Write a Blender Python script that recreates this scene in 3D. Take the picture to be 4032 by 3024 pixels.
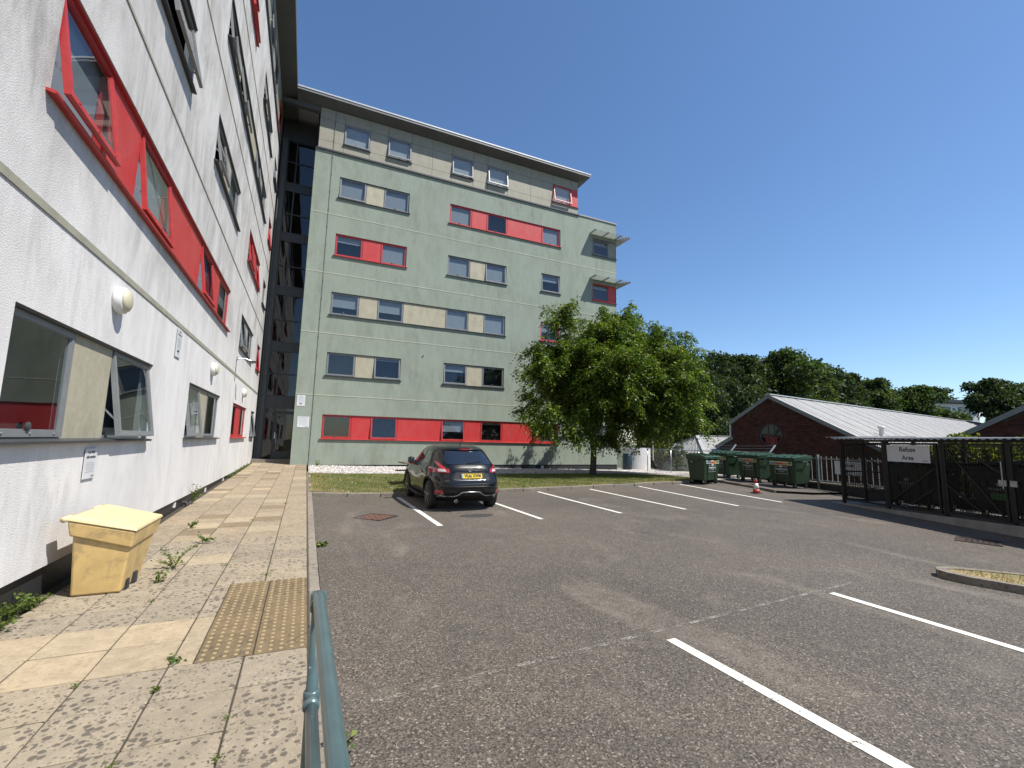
import bpy, math, random
import numpy as np
from mathutils import Vector, Matrix

for o in list(bpy.data.objects):
    bpy.data.objects.remove(o)
scene = bpy.context.scene
C = scene.collection
RAD = math.radians

# ------------------------------------------------------------------ camera
EYE = 1.70
yaw, pitch, roll = RAD(24.198), RAD(7.136), RAD(1.2874)
fw = Vector((math.sin(yaw)*math.cos(pitch), math.cos(yaw)*math.cos(pitch), math.sin(pitch)))
rt0 = Vector((math.cos(yaw), -math.sin(yaw), 0)); up0 = rt0.cross(fw)
rt = math.cos(roll)*rt0 + math.sin(roll)*up0
up = -math.sin(roll)*rt0 + math.cos(roll)*up0
cam_d = bpy.data.cameras.new('camera'); cam = bpy.data.objects.new('camera', cam_d); C.objects.link(cam)
cam_d.sensor_fit = 'HORIZONTAL'; cam_d.sensor_width = 36.0; cam_d.lens = 1783.66/4032*36.0
cam_d.clip_start = 0.05; cam_d.clip_end = 2000
mw = Matrix.Identity(4)
for i in range(3):
    mw[i][0] = rt[i]; mw[i][1] = up[i]; mw[i][2] = -fw[i]
mw[2][3] = EYE
cam.matrix_world = mw
scene.camera = cam

# ------------------------------------------------------------------ sky, sun, exposure
SUN_TO = Vector((0.65, -0.64, 1.41)).normalized()
sun_el = math.asin(SUN_TO.z); sun_az = math.atan2(SUN_TO.x, SUN_TO.y)
world = bpy.data.worlds.new('World'); scene.world = world; world.use_nodes = True
wn = world.node_tree.nodes; wl = world.node_tree.links; wn.clear()
sky = wn.new('ShaderNodeTexSky'); sky.sky_type = 'NISHITA'; sky.sun_disc = False
sky.sun_elevation = sun_el; sky.sun_rotation = sun_az
sky.altitude = 0; sky.air_density = 0.95; sky.dust_density = 0.3; sky.ozone_density = 4.0
bg = wn.new('ShaderNodeBackground'); bg.inputs[1].default_value = 0.105
wo = wn.new('ShaderNodeOutputWorld'); hs_ = wn.new('ShaderNodeHueSaturation'); hs_.inputs['Saturation'].default_value = 1.08; wl.new(sky.outputs[0], hs_.inputs['Color']); wl.new(hs_.outputs[0], bg.inputs[0]); wl.new(bg.outputs[0], wo.inputs[0])
sd = bpy.data.lights.new('sun', 'SUN'); sd.energy = 5.0; sd.angle = RAD(0.53); sd.color = (1.0, 0.95, 0.87)
sun = bpy.data.objects.new('sun', sd); C.objects.link(sun)
sun.rotation_euler = SUN_TO.to_track_quat('Z', 'Y').to_euler(); sun.location = (10, -10, 40)
scene.view_settings.view_transform = 'Standard'; scene.view_settings.look = 'None'
scene.view_settings.exposure = 0.70; scene.view_settings.gamma = 1
scene.view_settings.use_curve_mapping = False
scene.render.engine = 'CYCLES'

# ------------------------------------------------------------------ helpers
def tag(o, label=None, cat=None, group=None, kind=None):
    if label: o['label'] = label
    if cat: o['category'] = cat
    if group: o['group'] = group
    if kind: o['kind'] = kind
    return o

def empty(name, loc=(0, 0, 0), rz=0.0, parent=None):
    o = bpy.data.objects.new(name, None); C.objects.link(o)
    o.location = loc; o.rotation_euler = (0, 0, rz); o.empty_display_size = 0.2
    if parent: o.parent = parent
    return o

def link(name, me, parent=None, loc=(0, 0, 0), rot=(0, 0, 0)):
    o = bpy.data.objects.new(name, me); C.objects.link(o)
    o.location = loc; o.rotation_euler = rot
    if parent: o.parent = parent
    return o

def pymesh(name, V, F, mat, smooth=False):
    me = bpy.data.meshes.new(name)
    me.from_pydata([tuple(v) for v in V], [], F)
    if mat: me.materials.append(mat)
    if smooth: me.polygons.foreach_set('use_smooth', [True]*len(me.polygons))
    me.update()
    return me

def npmesh(name, V, Q, mat, smooth=False):
    """V (n,3) float, Q (m,k) int with the same k for every face"""
    me = bpy.data.meshes.new(name); V = np.asarray(V, np.float32); Q = np.asarray(Q, np.int32); k = Q.shape[1]
    me.vertices.add(len(V)); me.vertices.foreach_set('co', V.ravel())
    me.loops.add(Q.size); me.loops.foreach_set('vertex_index', Q.ravel())
    me.polygons.add(len(Q)); me.polygons.foreach_set('loop_start', np.arange(0, Q.size, k, dtype=np.int32))
    me.polygons.foreach_set('loop_total', np.full(len(Q), k, np.int32))
    if smooth: me.polygons.foreach_set('use_smooth', np.ones(len(Q), bool))
    if mat: me.materials.append(mat)
    me.update(calc_edges=True)
    return me

class MB:
    def __init__(s): s.V = []; s.F = []
    def add(s, V, F):
        b = len(s.V); s.V += [tuple(v) for v in V]; s.F += [tuple(i+b for i in f) for f in F]; return s
    def box(s, x0, x1, y0, y1, z0, z1):
        return s.add([(x0,y0,z0),(x1,y0,z0),(x1,y1,z0),(x0,y1,z0),(x0,y0,z1),(x1,y0,z1),(x1,y1,z1),(x0,y1,z1)],
                     [(3,2,1,0),(4,5,6,7),(0,1,5,4),(1,2,6,5),(2,3,7,6),(3,0,4,7)])
    def bbox(s, x0, x1, y0, y1, z0, z1, b=0.01):
        """box with its vertical and top edges chamfered"""
        V = []
        for z, i in ((z0, 0), (z1-b, 0), (z1, b)):
            X0, X1, Y0, Y1 = x0+i, x1-i, y0+i, y1-i
            V += [(X0+b,Y0,z),(X1-b,Y0,z),(X1,Y0+b,z),(X1,Y1-b,z),(X1-b,Y1,z),(X0+b,Y1,z),(X0,Y1-b,z),(X0,Y0+b,z)]
        F = [tuple(range(7, -1, -1)), tuple(range(16, 24))]
        for l in (0, 8):
            for i in range(8): F.append((l+i, l+(i+1) % 8, l+8+(i+1) % 8, l+8+i))
        return s.add(V, F)
    def bar(s, a, b, w, h, upv=(0, 0, 1)):
        a = Vector(a); b = Vector(b); t = (b-a).normalized(); u = Vector(upv)
        if abs(t.dot(u)) > 0.99: u = Vector((1, 0, 0))
        r = t.cross(u).normalized(); u = r.cross(t)
        V = []
        for p in (a, b):
            for i, j in ((-1,-1),(1,-1),(1,1),(-1,1)): V.append(p+r*(i*w/2)+u*(j*h/2))
        return s.add(V, [(0,1,2,3),(7,6,5,4),(0,4,5,1),(1,5,6,2),(2,6,7,3),(3,7,4,0)])
    def tube(s, pts, r, n=8, cap=True, closed=False):
        pts = [Vector(p) for p in pts]; m = len(pts)
        rs = r if isinstance(r, (list, tuple)) else [r]*m
        t0 = (pts[1]-pts[0]).normalized(); u = Vector((0, 0, 1)) if abs(t0.z) < 0.9 else Vector((1, 0, 0))
        V = []
        for i, p in enumerate(pts):
            if closed: t = (pts[(i+1) % m]-pts[i-1]).normalized()
            else: t = (pts[min(i+1, m-1)]-pts[max(i-1, 0)]).normalized()
            a = t.cross(u).normalized(); u = a.cross(t).normalized()
            for k in range(n):
                q = 2*math.pi*k/n; V.append(p+(a*math.cos(q)+u*math.sin(q))*rs[i])
        F = []
        for i in range(m if closed else m-1):
            j = (i+1) % m
            for k in range(n): F.append((i*n+k, i*n+(k+1) % n, j*n+(k+1) % n, j*n+k))
        if cap and not closed: F += [tuple(range(n-1, -1, -1)), tuple((m-1)*n+k for k in range(n))]
        return s.add(V, F)
    def lathe(s, prof, n=20, c=(0, 0, 0), ax='z'):
        V = []; F = []; c = Vector(c)
        for r, h in prof:
            for k in range(n):
                q = 2*math.pi*k/n; a, b = r*math.cos(q), r*math.sin(q)
                V.append(c+Vector({'z': (a, b, h), 'y': (a, h, -b), 'x': (h, a, b)}[ax]))
        m = len(prof)
        for i in range(m-1):
            for k in range(n): F.append((i*n+k, i*n+(k+1) % n, (i+1)*n+(k+1) % n, (i+1)*n+k))
        F += [tuple(range(n-1, -1, -1)), tuple((m-1)*n+k for k in range(n))]
        return s.add(V, F)
    def prism(s, poly, d0, d1, ax='y'):
        """extrude a 2D polygon (a,b) along axis ax from d0 to d1"""
        f = {'y': lambda a, b, d: (a, d, b), 'x': lambda a, b, d: (d, a, b), 'z': lambda a, b, d: (a, b, d)}[ax]
        n = len(poly); V = [f(a, b, d0) for a, b in poly]+[f(a, b, d1) for a, b in poly]
        return s.add(V, [tuple(range(n)), tuple(range(2*n-1, n-1, -1))]+[(i, n+i, n+(i+1) % n, (i+1) % n) for i in range(n)])
    def ring(s, x0, x1, z0, z1, w, y0, y1):
        """rectangular frame in the xz plane, of face width w, between depths y0 and y1 (y0 outside)"""
        V = []
        for y in (y0, y1):
            for i in (0, w): V += [(x0+i,y,z0+i),(x1-i,y,z0+i),(x1-i,y,z1-i),(x0+i,y,z1-i)]
        F = []
        for k in range(4):
            j = (k+1) % 4
            F += [(k,j,4+j,4+k), (8+j,8+k,12+k,12+j), (j,k,8+k,8+j), (4+k,4+j,12+j,12+k)]
        return s.add(V, F)
    def mesh(s, name, mat, smooth=False): return pymesh(name, s.V, s.F, mat, smooth)
    def build(s, name, mat, parent=None, smooth=False, loc=(0, 0, 0), rot=(0, 0, 0)):
        return link(name, s.mesh(name, mat, smooth), parent, loc, rot)

def bevel(o, w, seg=2):
    m = o.modifiers.new('bevel', 'BEVEL'); m.width = w; m.segments = seg; m.limit_method = 'ANGLE'; return o

def text_mesh(name, body, size, mat, align='CENTER', extrude=0.0015, bold=0.0):
    cu = bpy.data.curves.new(name, 'FONT'); cu.body = body; cu.size = size; cu.align_x = align; cu.align_y = 'CENTER'
    cu.extrude = extrude; cu.resolution_u = 3; cu.offset = bold
    o = bpy.data.objects.new(name, cu); C.objects.link(o)
    dg = bpy.context.evaluated_depsgraph_get(); me = bpy.data.meshes.new_from_object(o.evaluated_get(dg))
    bpy.data.objects.remove(o); me.name = name; me.materials.clear(); me.materials.append(mat)
    return me

# ------------------------------------------------------------------ materials
def nmat(name):
    m = bpy.data.materials.new(name); m.use_nodes = True; nt = m.node_tree; nt.nodes.clear()
    out = nt.nodes.new('ShaderNodeOutputMaterial'); b = nt.nodes.new('ShaderNodeBsdfPrincipled')
    nt.links.new(b.outputs[0], out.inputs[0]); return m, nt, b, out

def N(nt, kind, **kw):
    n = nt.nodes.new('ShaderNode'+kind)
    for k, v in kw.items():
        if k.startswith('i_'):
            key = k[2:]; key = int(key) if key.isdigit() else key.replace('_', ' ')
            n.inputs[key].default_value = v
        else: setattr(n, k, v)
    return n

def coords(nt, scale=(1, 1, 1), obj=True):
    tc = N(nt, 'TexCoord'); mp = N(nt, 'Mapping'); mp.inputs['Scale'].default_value = scale
    nt.links.new(tc.outputs['Object' if obj else 'Generated'], mp.inputs[0]); return mp.outputs[0]

def noise(nt, vec, scale, detail=4, rough=0.55, dist=0.0):
    n = N(nt, 'TexNoise', i_Scale=scale, i_Detail=detail, i_Roughness=rough, i_Distortion=dist)
    if vec: nt.links.new(vec, n.inputs['Vector'])
    return n.outputs['Fac']

def ramp(nt, fac, stops, interp='LINEAR'):
    r = N(nt, 'ValToRGB'); e = r.color_ramp.elements; r.color_ramp.interpolation = interp
    while len(e) < len(stops): e.new(0.5)
    for i, (p, c) in enumerate(stops):
        e[i].position = p; e[i].color = (*c, 1) if len(c) == 3 else c
    nt.links.new(fac, r.inputs[0]); return r.outputs[0]

def mixc(nt, fac, a, b, mode='MIX'):
    m = N(nt, 'Mix', data_type='RGBA', blend_type=mode, clamp_factor=True)
    for sock, v in ((0, fac), (6, a), (7, b)):
        if isinstance(v, (int, float)): m.inputs[sock].default_value = v
        elif isinstance(v, tuple): m.inputs[sock].default_value = (*v, 1) if len(v) == 3 else v
        else: nt.links.new(v, m.inputs[sock])
    return m.outputs[2]

def math_(nt, op, a, b=0.0):
    m = N(nt, 'Math', operation=op)
    for i, v in enumerate((a, b)):
        if isinstance(v, (int, float)): m.inputs[i].default_value = v
        else: nt.links.new(v, m.inputs[i])
    return m.outputs[0]

def bump(nt, b, h, strength=0.3, dist=0.01):
    n = N(nt, 'Bump', i_Strength=strength, i_Distance=dist); nt.links.new(h, n.inputs['Height']); nt.links.new(n.outputs[0], b.inputs['Normal'])

def g3(v): return (v, v, v)
ALB = 0.74
def alb(c): return tuple(x*ALB for x in c)

def simple(name, col, rough=0.5, metal=0.0, var=0.12, vscale=3.0, bmp=0.0, bscale=40.0, spec=0.5, coat=0.0, stretch=(1, 1, 1), wear=None):
    m, nt, b, out = nmat(name); v = coords(nt, stretch); col = alb(col)
    n1 = noise(nt, v, vscale, 5, 0.6)
    c = ramp(nt, n1, [(0.3, tuple(x*(1-var) for x in col)), (0.7, tuple(min(1, x*(1+var)) for x in col))])
    if wear:                                   # (colour, noise scale, threshold, amount)
        c = mixc(nt, math_(nt, 'MULTIPLY', ramp(nt, noise(nt, v, wear[1], 6, 0.7), [(wear[2], g3(0)), (wear[2]+.06, g3(1))]), wear[3]), c, alb(wear[0]))
    nt.links.new(c, b.inputs['Base Color'])
    b.inputs['Roughness'].default_value = rough; b.inputs['Metallic'].default_value = metal
    b.inputs['Specular IOR Level'].default_value = spec; b.inputs['Coat Weight'].default_value = coat; b.inputs['Coat Roughness'].default_value = 0.03
    if bmp: bump(nt, b, noise(nt, v, bscale, 3, 0.6), bmp)
    return m

def render_mat(name, col, dirt, streak=0.55, grain=90, bmp=0.5, high=None):
    """textured masonry paint: fine grain, vertical runs of dirt, broad blotches"""
    col, dirt = alb(col), alb(dirt)
    m, nt, b, out = nmat(name); v = coords(nt); vs = coords(nt, (1.6, 1.6, 0.42)); vs2 = coords(nt, (0.7, 0.7, 0.3))
    g = noise(nt, v, grain, 3, 0.7); s1 = noise(nt, vs, 2.4, 8, 0.72, 0.6); s2 = noise(nt, vs2, 1.4, 7, 0.7, 0.8); bl = noise(nt, v, 0.55, 5, 0.6)
    f = math_(nt, 'MULTIPLY', ramp(nt, s1, [(0.42, g3(0)), (0.75, g3(1))]), ramp(nt, bl, [(0.38, g3(0.1)), (0.66, g3(1))]))
    f = math_(nt, 'ADD', math_(nt, 'MULTIPLY', f, streak), math_(nt, 'MULTIPLY', ramp(nt, s2, [(0.45, g3(0)), (0.8, g3(1))]), streak*0.6))
    if high:                                   # upper storeys, never washed: greyer paint with runs
        sx = N(nt, 'SeparateXYZ'); nt.links.new(v, sx.inputs[0]); hz_ = ramp(nt, math_(nt, 'MULTIPLY', sx.outputs[2], 1/20), [(high[0]/20, g3(0)), (high[1]/20, g3(1))])
        f = math_(nt, 'ADD', f, math_(nt, 'MULTIPLY', hz_, ramp(nt, s2, [(0.3, g3(0.18)), (0.7, g3(0.62))])))
    vr = coords(nt, (7, 7, 0.22)); runs = math_(nt, 'MULTIPLY', ramp(nt, noise(nt, vr, 1.3, 5, 0.6), [(0.56, g3(0)), (0.72, g3(1))]), ramp(nt, noise(nt, v, 0.8, 4, 0.6), [(0.5, g3(0)), (0.66, g3(1))]))
    f = math_(nt, 'ADD', f, math_(nt, 'MULTIPLY', runs, 0.45))
    c = mixc(nt, f, col, dirt)
    c = mixc(nt, 0.55, c, mixc(nt, g, (0.72, 0.72, 0.72), (1.2, 1.2, 1.2)), 'MULTIPLY')
    nt.links.new(c, b.inputs['Base Color']); b.inputs['Roughness'].default_value = 0.9; b.inputs['Specular IOR Level'].default_value = 0.25
    bump(nt, b, g, bmp, 0.012); return m

def painted_mat(name, col, fade, rough=0.45):
    """sheet panel with weathering that runs down from the top edge"""
    col, fade = alb(col), alb(fade)
    m, nt, b, out = nmat(name); v = coords(nt); vs = coords(nt, (1.8, 1.8, 0.9))
    f = math_(nt, 'MULTIPLY', ramp(nt, noise(nt, vs, 2.0, 6, 0.7), [(0.4, g3(0)), (0.75, g3(1))]), ramp(nt, noise(nt, v, 1.6, 4), [(0.3, g3(0.25)), (0.7, g3(1))]))
    c = mixc(nt, f, col, fade); c = mixc(nt, 0.3, c, ramp(nt, noise(nt, v, 14, 5, 0.7), [(0.3, g3(0.6)), (0.7, g3(1.25))]), 'MULTIPLY')
    nt.links.new(c, b.inputs['Base Color']); b.inputs['Roughness'].default_value = rough
    return m

def glass_mat(name, tint=(0.9, 0.94, 0.95), ior=1.85, rough=0.01):
    m, nt, b, out = nmat(name); nt.nodes.remove(b)
    fr = N(nt, 'Fresnel', i_IOR=ior); gl = N(nt, 'BsdfGlossy'); gl.inputs['Roughness'].default_value = rough
    tr = N(nt, 'BsdfTransparent'); tr.inputs[0].default_value = (*tint, 1)
    mx = N(nt, 'MixShader'); gm = N(nt, 'NewGeometry'); nt.links.new(math_(nt, 'MULTIPLY', fr.outputs[0], math_(nt, 'SUBTRACT', 1.0, gm.outputs['Backfacing'])), mx.inputs[0]); nt.links.new(tr.outputs[0], mx.inputs[1]); nt.links.new(gl.outputs[0], mx.inputs[2])
    nt.links.new(mx.outputs[0], out.inputs[0])
    n = noise(nt, coords(nt), 0.9, 1); bp = N(nt, 'Bump', i_Strength=0.06, i_Distance=0.05); nt.links.new(n, bp.inputs['Height']); nt.links.new(bp.outputs[0], gl.inputs['Normal'])
    return m

def leaf_mat(name, stops, rough=0.45, trans=0.35, k=1.0):
    stops = [(p, tuple(x*k for x in c)) for p, c in stops]
    m, nt, b, out = nmat(name); g = N(nt, 'NewGeometry'); c = ramp(nt, g.outputs['Random Per Island'], stops)
    nt.links.new(c, b.inputs['Base Color']); b.inputs['Roughness'].default_value = rough; b.inputs['Specular IOR Level'].default_value = 0.22
    t = N(nt, 'BsdfTranslucent'); nt.links.new(mixc(nt, 1.0, c, (1.5, 1.6, 0.6), 'MULTIPLY'), t.inputs[0])
    mx = N(nt, 'MixShader'); mx.inputs[0].default_value = trans
    nt.links.new(b.outputs[0], mx.inputs[1]); nt.links.new(t.outputs[0], mx.inputs[2]); nt.links.new(mx.outputs[0], out.inputs[0]); return m

MAT = {}
MAT['white_render'] = render_mat('white_render', (0.88, 0.865, 0.85), (0.40, 0.38, 0.36), 0.6, 75, 0.6, (3.5, 5.0))
MAT['green_render'] = render_mat('green_render', (0.33, 0.385, 0.325), (0.20, 0.225, 0.18), 0.85, 45, 0.35)
MAT['plinth'] = simple('dark_plinth_paint', (0.022, 0.024, 0.028), 0.55, var=0.25, vscale=4, bmp=0.2, bscale=30)
MAT['string'] = simple('string_course_bead', (0.36, 0.35, 0.27), 0.7, var=0.15)
MAT['string_pale'] = simple('string_course_bead_pale', (0.52, 0.54, 0.44), 0.7, var=0.15)
MAT['grey_frame'] = simple('grey_window_frame', (0.22, 0.235, 0.245), 0.4, var=0.1, spec=0.5)
MAT['dark_frame'] = simple('dark_window_frame', (0.05, 0.055, 0.06), 0.4, var=0.1)
MAT['red_frame'] = simple('red_window_frame', (0.50, 0.040, 0.043), 0.45, var=0.14, vscale=6)
MAT['red_panel'] = painted_mat('red_panel', (0.57, 0.034, 0.036), (0.54, 0.10, 0.088))
MAT['beige_panel'] = painted_mat('beige_panel', (0.47, 0.44, 0.33), (0.30, 0.27, 0.18), 0.6)
MAT['olive_panel'] = painted_mat('cladding_panel', (0.34, 0.325, 0.255), (0.24, 0.22, 0.16), 0.6)
MAT['glass'] = glass_mat('window_glass')
MAT['glass_dark'] = glass_mat('stair_glass', (0.35, 0.4, 0.42), 1.7)
MAT['blind'] = simple('roller_blind', (0.27, 0.285, 0.315), 0.8, var=0.05)
MAT['blind_white'] = simple('white_blind', (0.38, 0.39, 0.41), 0.8, var=0.05)
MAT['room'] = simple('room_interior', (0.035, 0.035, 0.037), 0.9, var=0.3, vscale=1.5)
MAT['roof_grey'] = simple('roof_metal', (0.30, 0.31, 0.32), 0.5, var=0.1)
MAT['soffit'] = simple('soffit_board', (0.10, 0.105, 0.105), 0.7, var=0.12, vscale=1)
MAT['fascia'] = simple('fascia_metal', (0.23, 0.235, 0.235), 0.45, var=0.1)
MAT['white_plastic'] = simple('white_plastic', (0.78, 0.78, 0.76), 0.4, var=0.04)
MAT['cream_diffuser'] = simple('cream_diffuser', (0.62, 0.58, 0.42), 0.3, var=0.05)
MAT['sign_white'] = simple('sign_white', (0.72, 0.74, 0.78), 0.4, var=0.05)
MAT['print_black'] = simple('print_black', (0.03, 0.03, 0.035), 0.5, var=0.0)
MAT['print_grey'] = simple('print_grey', (0.33, 0.34, 0.36), 0.5, var=0.0)
MAT['cable'] = simple('cable_grey', (0.12, 0.13, 0.12), 0.5, var=0.1)
MAT['galv'] = simple('galvanised_steel', (0.50, 0.52, 0.53), 0.35, 0.8, var=0.18, vscale=8)
MAT['alu'] = simple('aluminium_slat', (0.62, 0.63, 0.63), 0.4, 0.3, var=0.1, vscale=6)
MAT['black_steel'] = simple('dark_steel', (0.018, 0.019, 0.02), 0.5, 0.2, var=0.3, vscale=5)
MAT['teal_paint'] = simple('teal_rail_paint', (0.075, 0.122, 0.13), 0.32, 0.0, var=0.2, vscale=9, bmp=0.05, bscale=25, coat=0.2, wear=((0.55, 0.56, 0.52), 22, 0.66, 0.8))
MAT['grit_yellow'] = simple('faded_yellow_plastic', (0.66, 0.46, 0.19), 0.42, var=0.16, vscale=5, bmp=0.04, bscale=60, wear=((0.36, 0.27, 0.14), 4.0, 0.52, 0.5))
MAT['grit_pale'] = simple('sunbleached_yellow_plastic', (0.74, 0.60, 0.34), 0.42, var=0.12, vscale=5, bmp=0.04, bscale=60, wear=((0.45, 0.35, 0.2), 5.0, 0.55, 0.45))
MAT['bark'] = simple('bark', (0.075, 0.055, 0.042), 0.9, var=0.35, vscale=9, bmp=0.8, bscale=18, stretch=(3, 3, 0.5))
MAT['black_rubber'] = simple('black_rubber', (0.018, 0.018, 0.019), 0.75, var=0.2)
MAT['timber'] = simple('weathered_timber', (0.17, 0.13, 0.09), 0.8, var=0.3, vscale=6, stretch=(1, 8, 8))
MAT['lichen_white'] = simple('pale_aggregate', (0.66, 0.63, 0.59), 0.85, var=0.25, vscale=30)
# ------------------------------------------------------------------ ground heights
def clampf(v, a, b): return max(a, min(b, v))
def road_z(x, y):
    x2 = clampf(x, -2, 16); y2 = clampf(y, -5, 16)
    return .057-.0105*y2-.0065*x2+.0018*x2*y2+.16*clampf((y2-5)/8.5, 0, 1)*math.exp(-max(x2-.3, 0)/1.5)
def path_z(x, y): return -.005+.0164*y+.02*max(y-22, 0)
KERB_Y = 13.72
def verge_z(x, y):
    t = clampf((y-KERB_Y)/9.4, 0, 1)
    return (road_z(x, KERB_Y)+.11)*(1-t)+(.36-.0182*(clampf(x, 0, 18)-.5))*t

def pos_coords(nt, rnd=0.0):
    g = N(nt, 'NewGeometry'); v = g.outputs['Position']
    if rnd:
        oi = N(nt, 'ObjectInfo'); m = N(nt, 'VectorMath', operation='SCALE'); cb = N(nt, 'CombineXYZ')
        for i in range(3): nt.links.new(oi.outputs['Random'], cb.inputs[i])
        nt.links.new(cb.outputs[0], m.inputs[0]); m.inputs['Scale'].default_value = rnd
        a = N(nt, 'VectorMath', operation='ADD'); nt.links.new(v, a.inputs[0]); nt.links.new(m.outputs[0], a.inputs[1]); v = a.outputs[0]
        return v, oi.outputs['Random']
    return v

def slab_mat(name, base, amount):
    m, nt, b, out = nmat(name); v, r = pos_coords(nt, 7.0)
    fine = noise(nt, v, 160, 3, 0.7); mid = noise(nt, v, 9, 5, 0.65); big = noise(nt, v, 2.1, 3)
    base = alb(base)
    c = ramp(nt, mid, [(0.3, tuple(x*0.82 for x in base)), (0.72, tuple(min(1, x*1.14) for x in base))])
    c = mixc(nt, 0.35, c, ramp(nt, r, [(0, (0.72, 0.70, 0.68)), (0.5, (1, 1, 1)), (1, (1.22, 1.16, 1.05))]), 'MULTIPLY')
    c = mixc(nt, 0.5, c, ramp(nt, fine, [(0.3, g3(0.62)), (0.7, g3(1.28))]), 'MULTIPLY')
    # lichen: dark and pale blotches with uneven outlines
    w = N(nt, 'VectorMath', operation='ADD'); nv = N(nt, 'TexNoise', i_Scale=26.0, i_Detail=2.0); nt.links.new(v, nv.inputs['Vector'])
    sc = N(nt, 'VectorMath', operation='SCALE'); sc.inputs['Scale'].default_value = 0.02
    nt.links.new(nv.outputs['Color'], sc.inputs[0]); nt.links.new(v, w.inputs[0]); nt.links.new(sc.outputs[0], w.inputs[1])
    for scale, thr, col, am in ((20, 0.40, (0.065, 0.058, 0.052), amount), (37, 0.34, (0.085, 0.076, 0.068), amount*0.85), (27, 0.26, (0.50, 0.44, 0.36), amount*0.4)):
        vo = N(nt, 'TexVoronoi', i_Scale=float(scale)); nt.links.new(w.outputs[0], vo.inputs['Vector'])
        lim = math_(nt, 'MULTIPLY', ramp(nt, noise(nt, v, 1.7+scale*0.02, 3), [(0.25, g3(0.1)), (0.55, g3(1))]), thr)
        gate = math_(nt, 'GREATER_THAN', N_sep(nt, vo.outputs['Color']), 0.25)
        spot = math_(nt, 'MULTIPLY', math_(nt, 'LESS_THAN', vo.outputs['Distance'], lim), gate)
        c = mixc(nt, math_(nt, 'MULTIPLY', spot, am), c, alb(col))
    nt.links.new(c, b.inputs['Base Color']); b.inputs['Roughness'].default_value = 0.9; b.inputs['Specular IOR Level'].default_value = 0.2
    bump(nt, b, math_(nt, 'ADD', fine, mid), 0.35, 0.004); return m

def N_sep(nt, colsock):
    s = N(nt, 'SeparateColor'); nt.links.new(colsock, s.inputs[0]); return s.outputs[0]

def asphalt_mat():
    m, nt, b, out = nmat('asphalt'); v = pos_coords(nt)
    vo = N(nt, 'TexVoronoi', i_Scale=95.0); nt.links.new(v, vo.inputs['Vector'])
    st = N_sep(nt, vo.outputs['Color']); fine = noise(nt, v, 190, 3, 0.7)
    c = ramp(nt, st, [(0.0, (0.030, 0.026, 0.023)), (0.4, (0.088, 0.079, 0.069)), (0.8, (0.145, 0.130, 0.114)), (0.93, (0.19, 0.172, 0.152)), (1.0, (0.36, 0.33, 0.30))])
    c = mixc(nt, 0.6, c, ramp(nt, fine, [(0.3, g3(0.55)), (0.72, g3(1.4))]), 'MULTIPLY')
    big = noise(nt, v, 0.33, 5, 0.6, 0.4); mid = noise(nt, v, 1.7, 5, 0.65)
    c = mixc(nt, 0.75, c, ramp(nt, big, [(0.3, g3(0.72)), (0.5, g3(1.0)), (0.72, (1.32, 1.28, 1.22))]), 'MULTIPLY')
    c = mixc(nt, math_(nt, 'MULTIPLY', ramp(nt, mid, [(0.55, g3(0)), (0.78, g3(1))]), 0.42), c, (0.235, 0.22, 0.195))   # scuffs and dust
    oil = noise(nt, v, 0.8, 4, 0.6, 1.0)
    c = mixc(nt, math_(nt, 'MULTIPLY', ramp(nt, oil, [(0.63, g3(0)), (0.74, g3(1))]), 0.5), c, (0.045, 0.043, 0.042))
    sv = N(nt, 'Mapping'); sv.inputs['Scale'].default_value = (0.9, 0.35, 1); sv.inputs['Rotation'].default_value = (0, 0, 0.7); nt.links.new(v, sv.inputs[0])
    sc = math_(nt, 'MULTIPLY', ramp(nt, noise(nt, sv.outputs[0], 1.1, 3, 0.5, 0.8), [(0.57, g3(0)), (0.72, g3(1))]), ramp(nt, noise(nt, v, 7, 5, 0.7), [(0.3, g3(0.15)), (0.7, g3(1))]))
    c = mixc(nt, math_(nt, 'MULTIPLY', sc, 0.5), c, (0.31, 0.285, 0.25))
    c = mixc(nt, 1.0, c, (0.67, 0.625, 0.565), 'MULTIPLY')
    nt.links.new(c, b.inputs['Base Color']); b.inputs['Roughness'].default_value = 0.78; b.inputs['Specular IOR Level'].default_value = 0.4
    b.inputs['Sheen Weight'].default_value = 0.08; b.inputs['Sheen Roughness'].default_value = 0.5; b.inputs['Sheen Tint'].default_value = (1, .93, .84, 1)
    bump(nt, b, math_(nt, 'ADD', vo.outputs['Distance'], math_(nt, 'MULTIPLY', fine, 0.5)), 0.5, 0.006); return m

def paint_mat(name, col, wear):
    """road paint, chipped: the tarmac shows through where it is worn"""
    m, nt, b, out = nmat(name); v = pos_coords(nt); n1 = noise(nt, v, 55, 5, 0.75); n2 = noise(nt, v, 6, 4)
    f = ramp(nt, math_(nt, 'ADD', math_(nt, 'MULTIPLY', n1, 0.6), math_(nt, 'MULTIPLY', n2, 0.4)), [(wear-0.03, g3(0)), (wear+0.03, g3(1))])
    col = alb(col); c = mixc(nt, 0.4, col, ramp(nt, noise(nt, v, 14, 4), [(0.3, g3(0.75)), (0.7, g3(1.1))]), 'MULTIPLY'); nt.links.new(c, b.inputs['Base Color']); b.inputs['Roughness'].default_value = 0.7
    tr = N(nt, 'BsdfTransparent'); mx = N(nt, 'MixShader'); nt.links.new(f, mx.inputs[0]); nt.links.new(tr.outputs[0], mx.inputs[1]); nt.links.new(b.outputs[0], mx.inputs[2]); nt.links.new(mx.outputs[0], out.inputs[0]); return m

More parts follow.
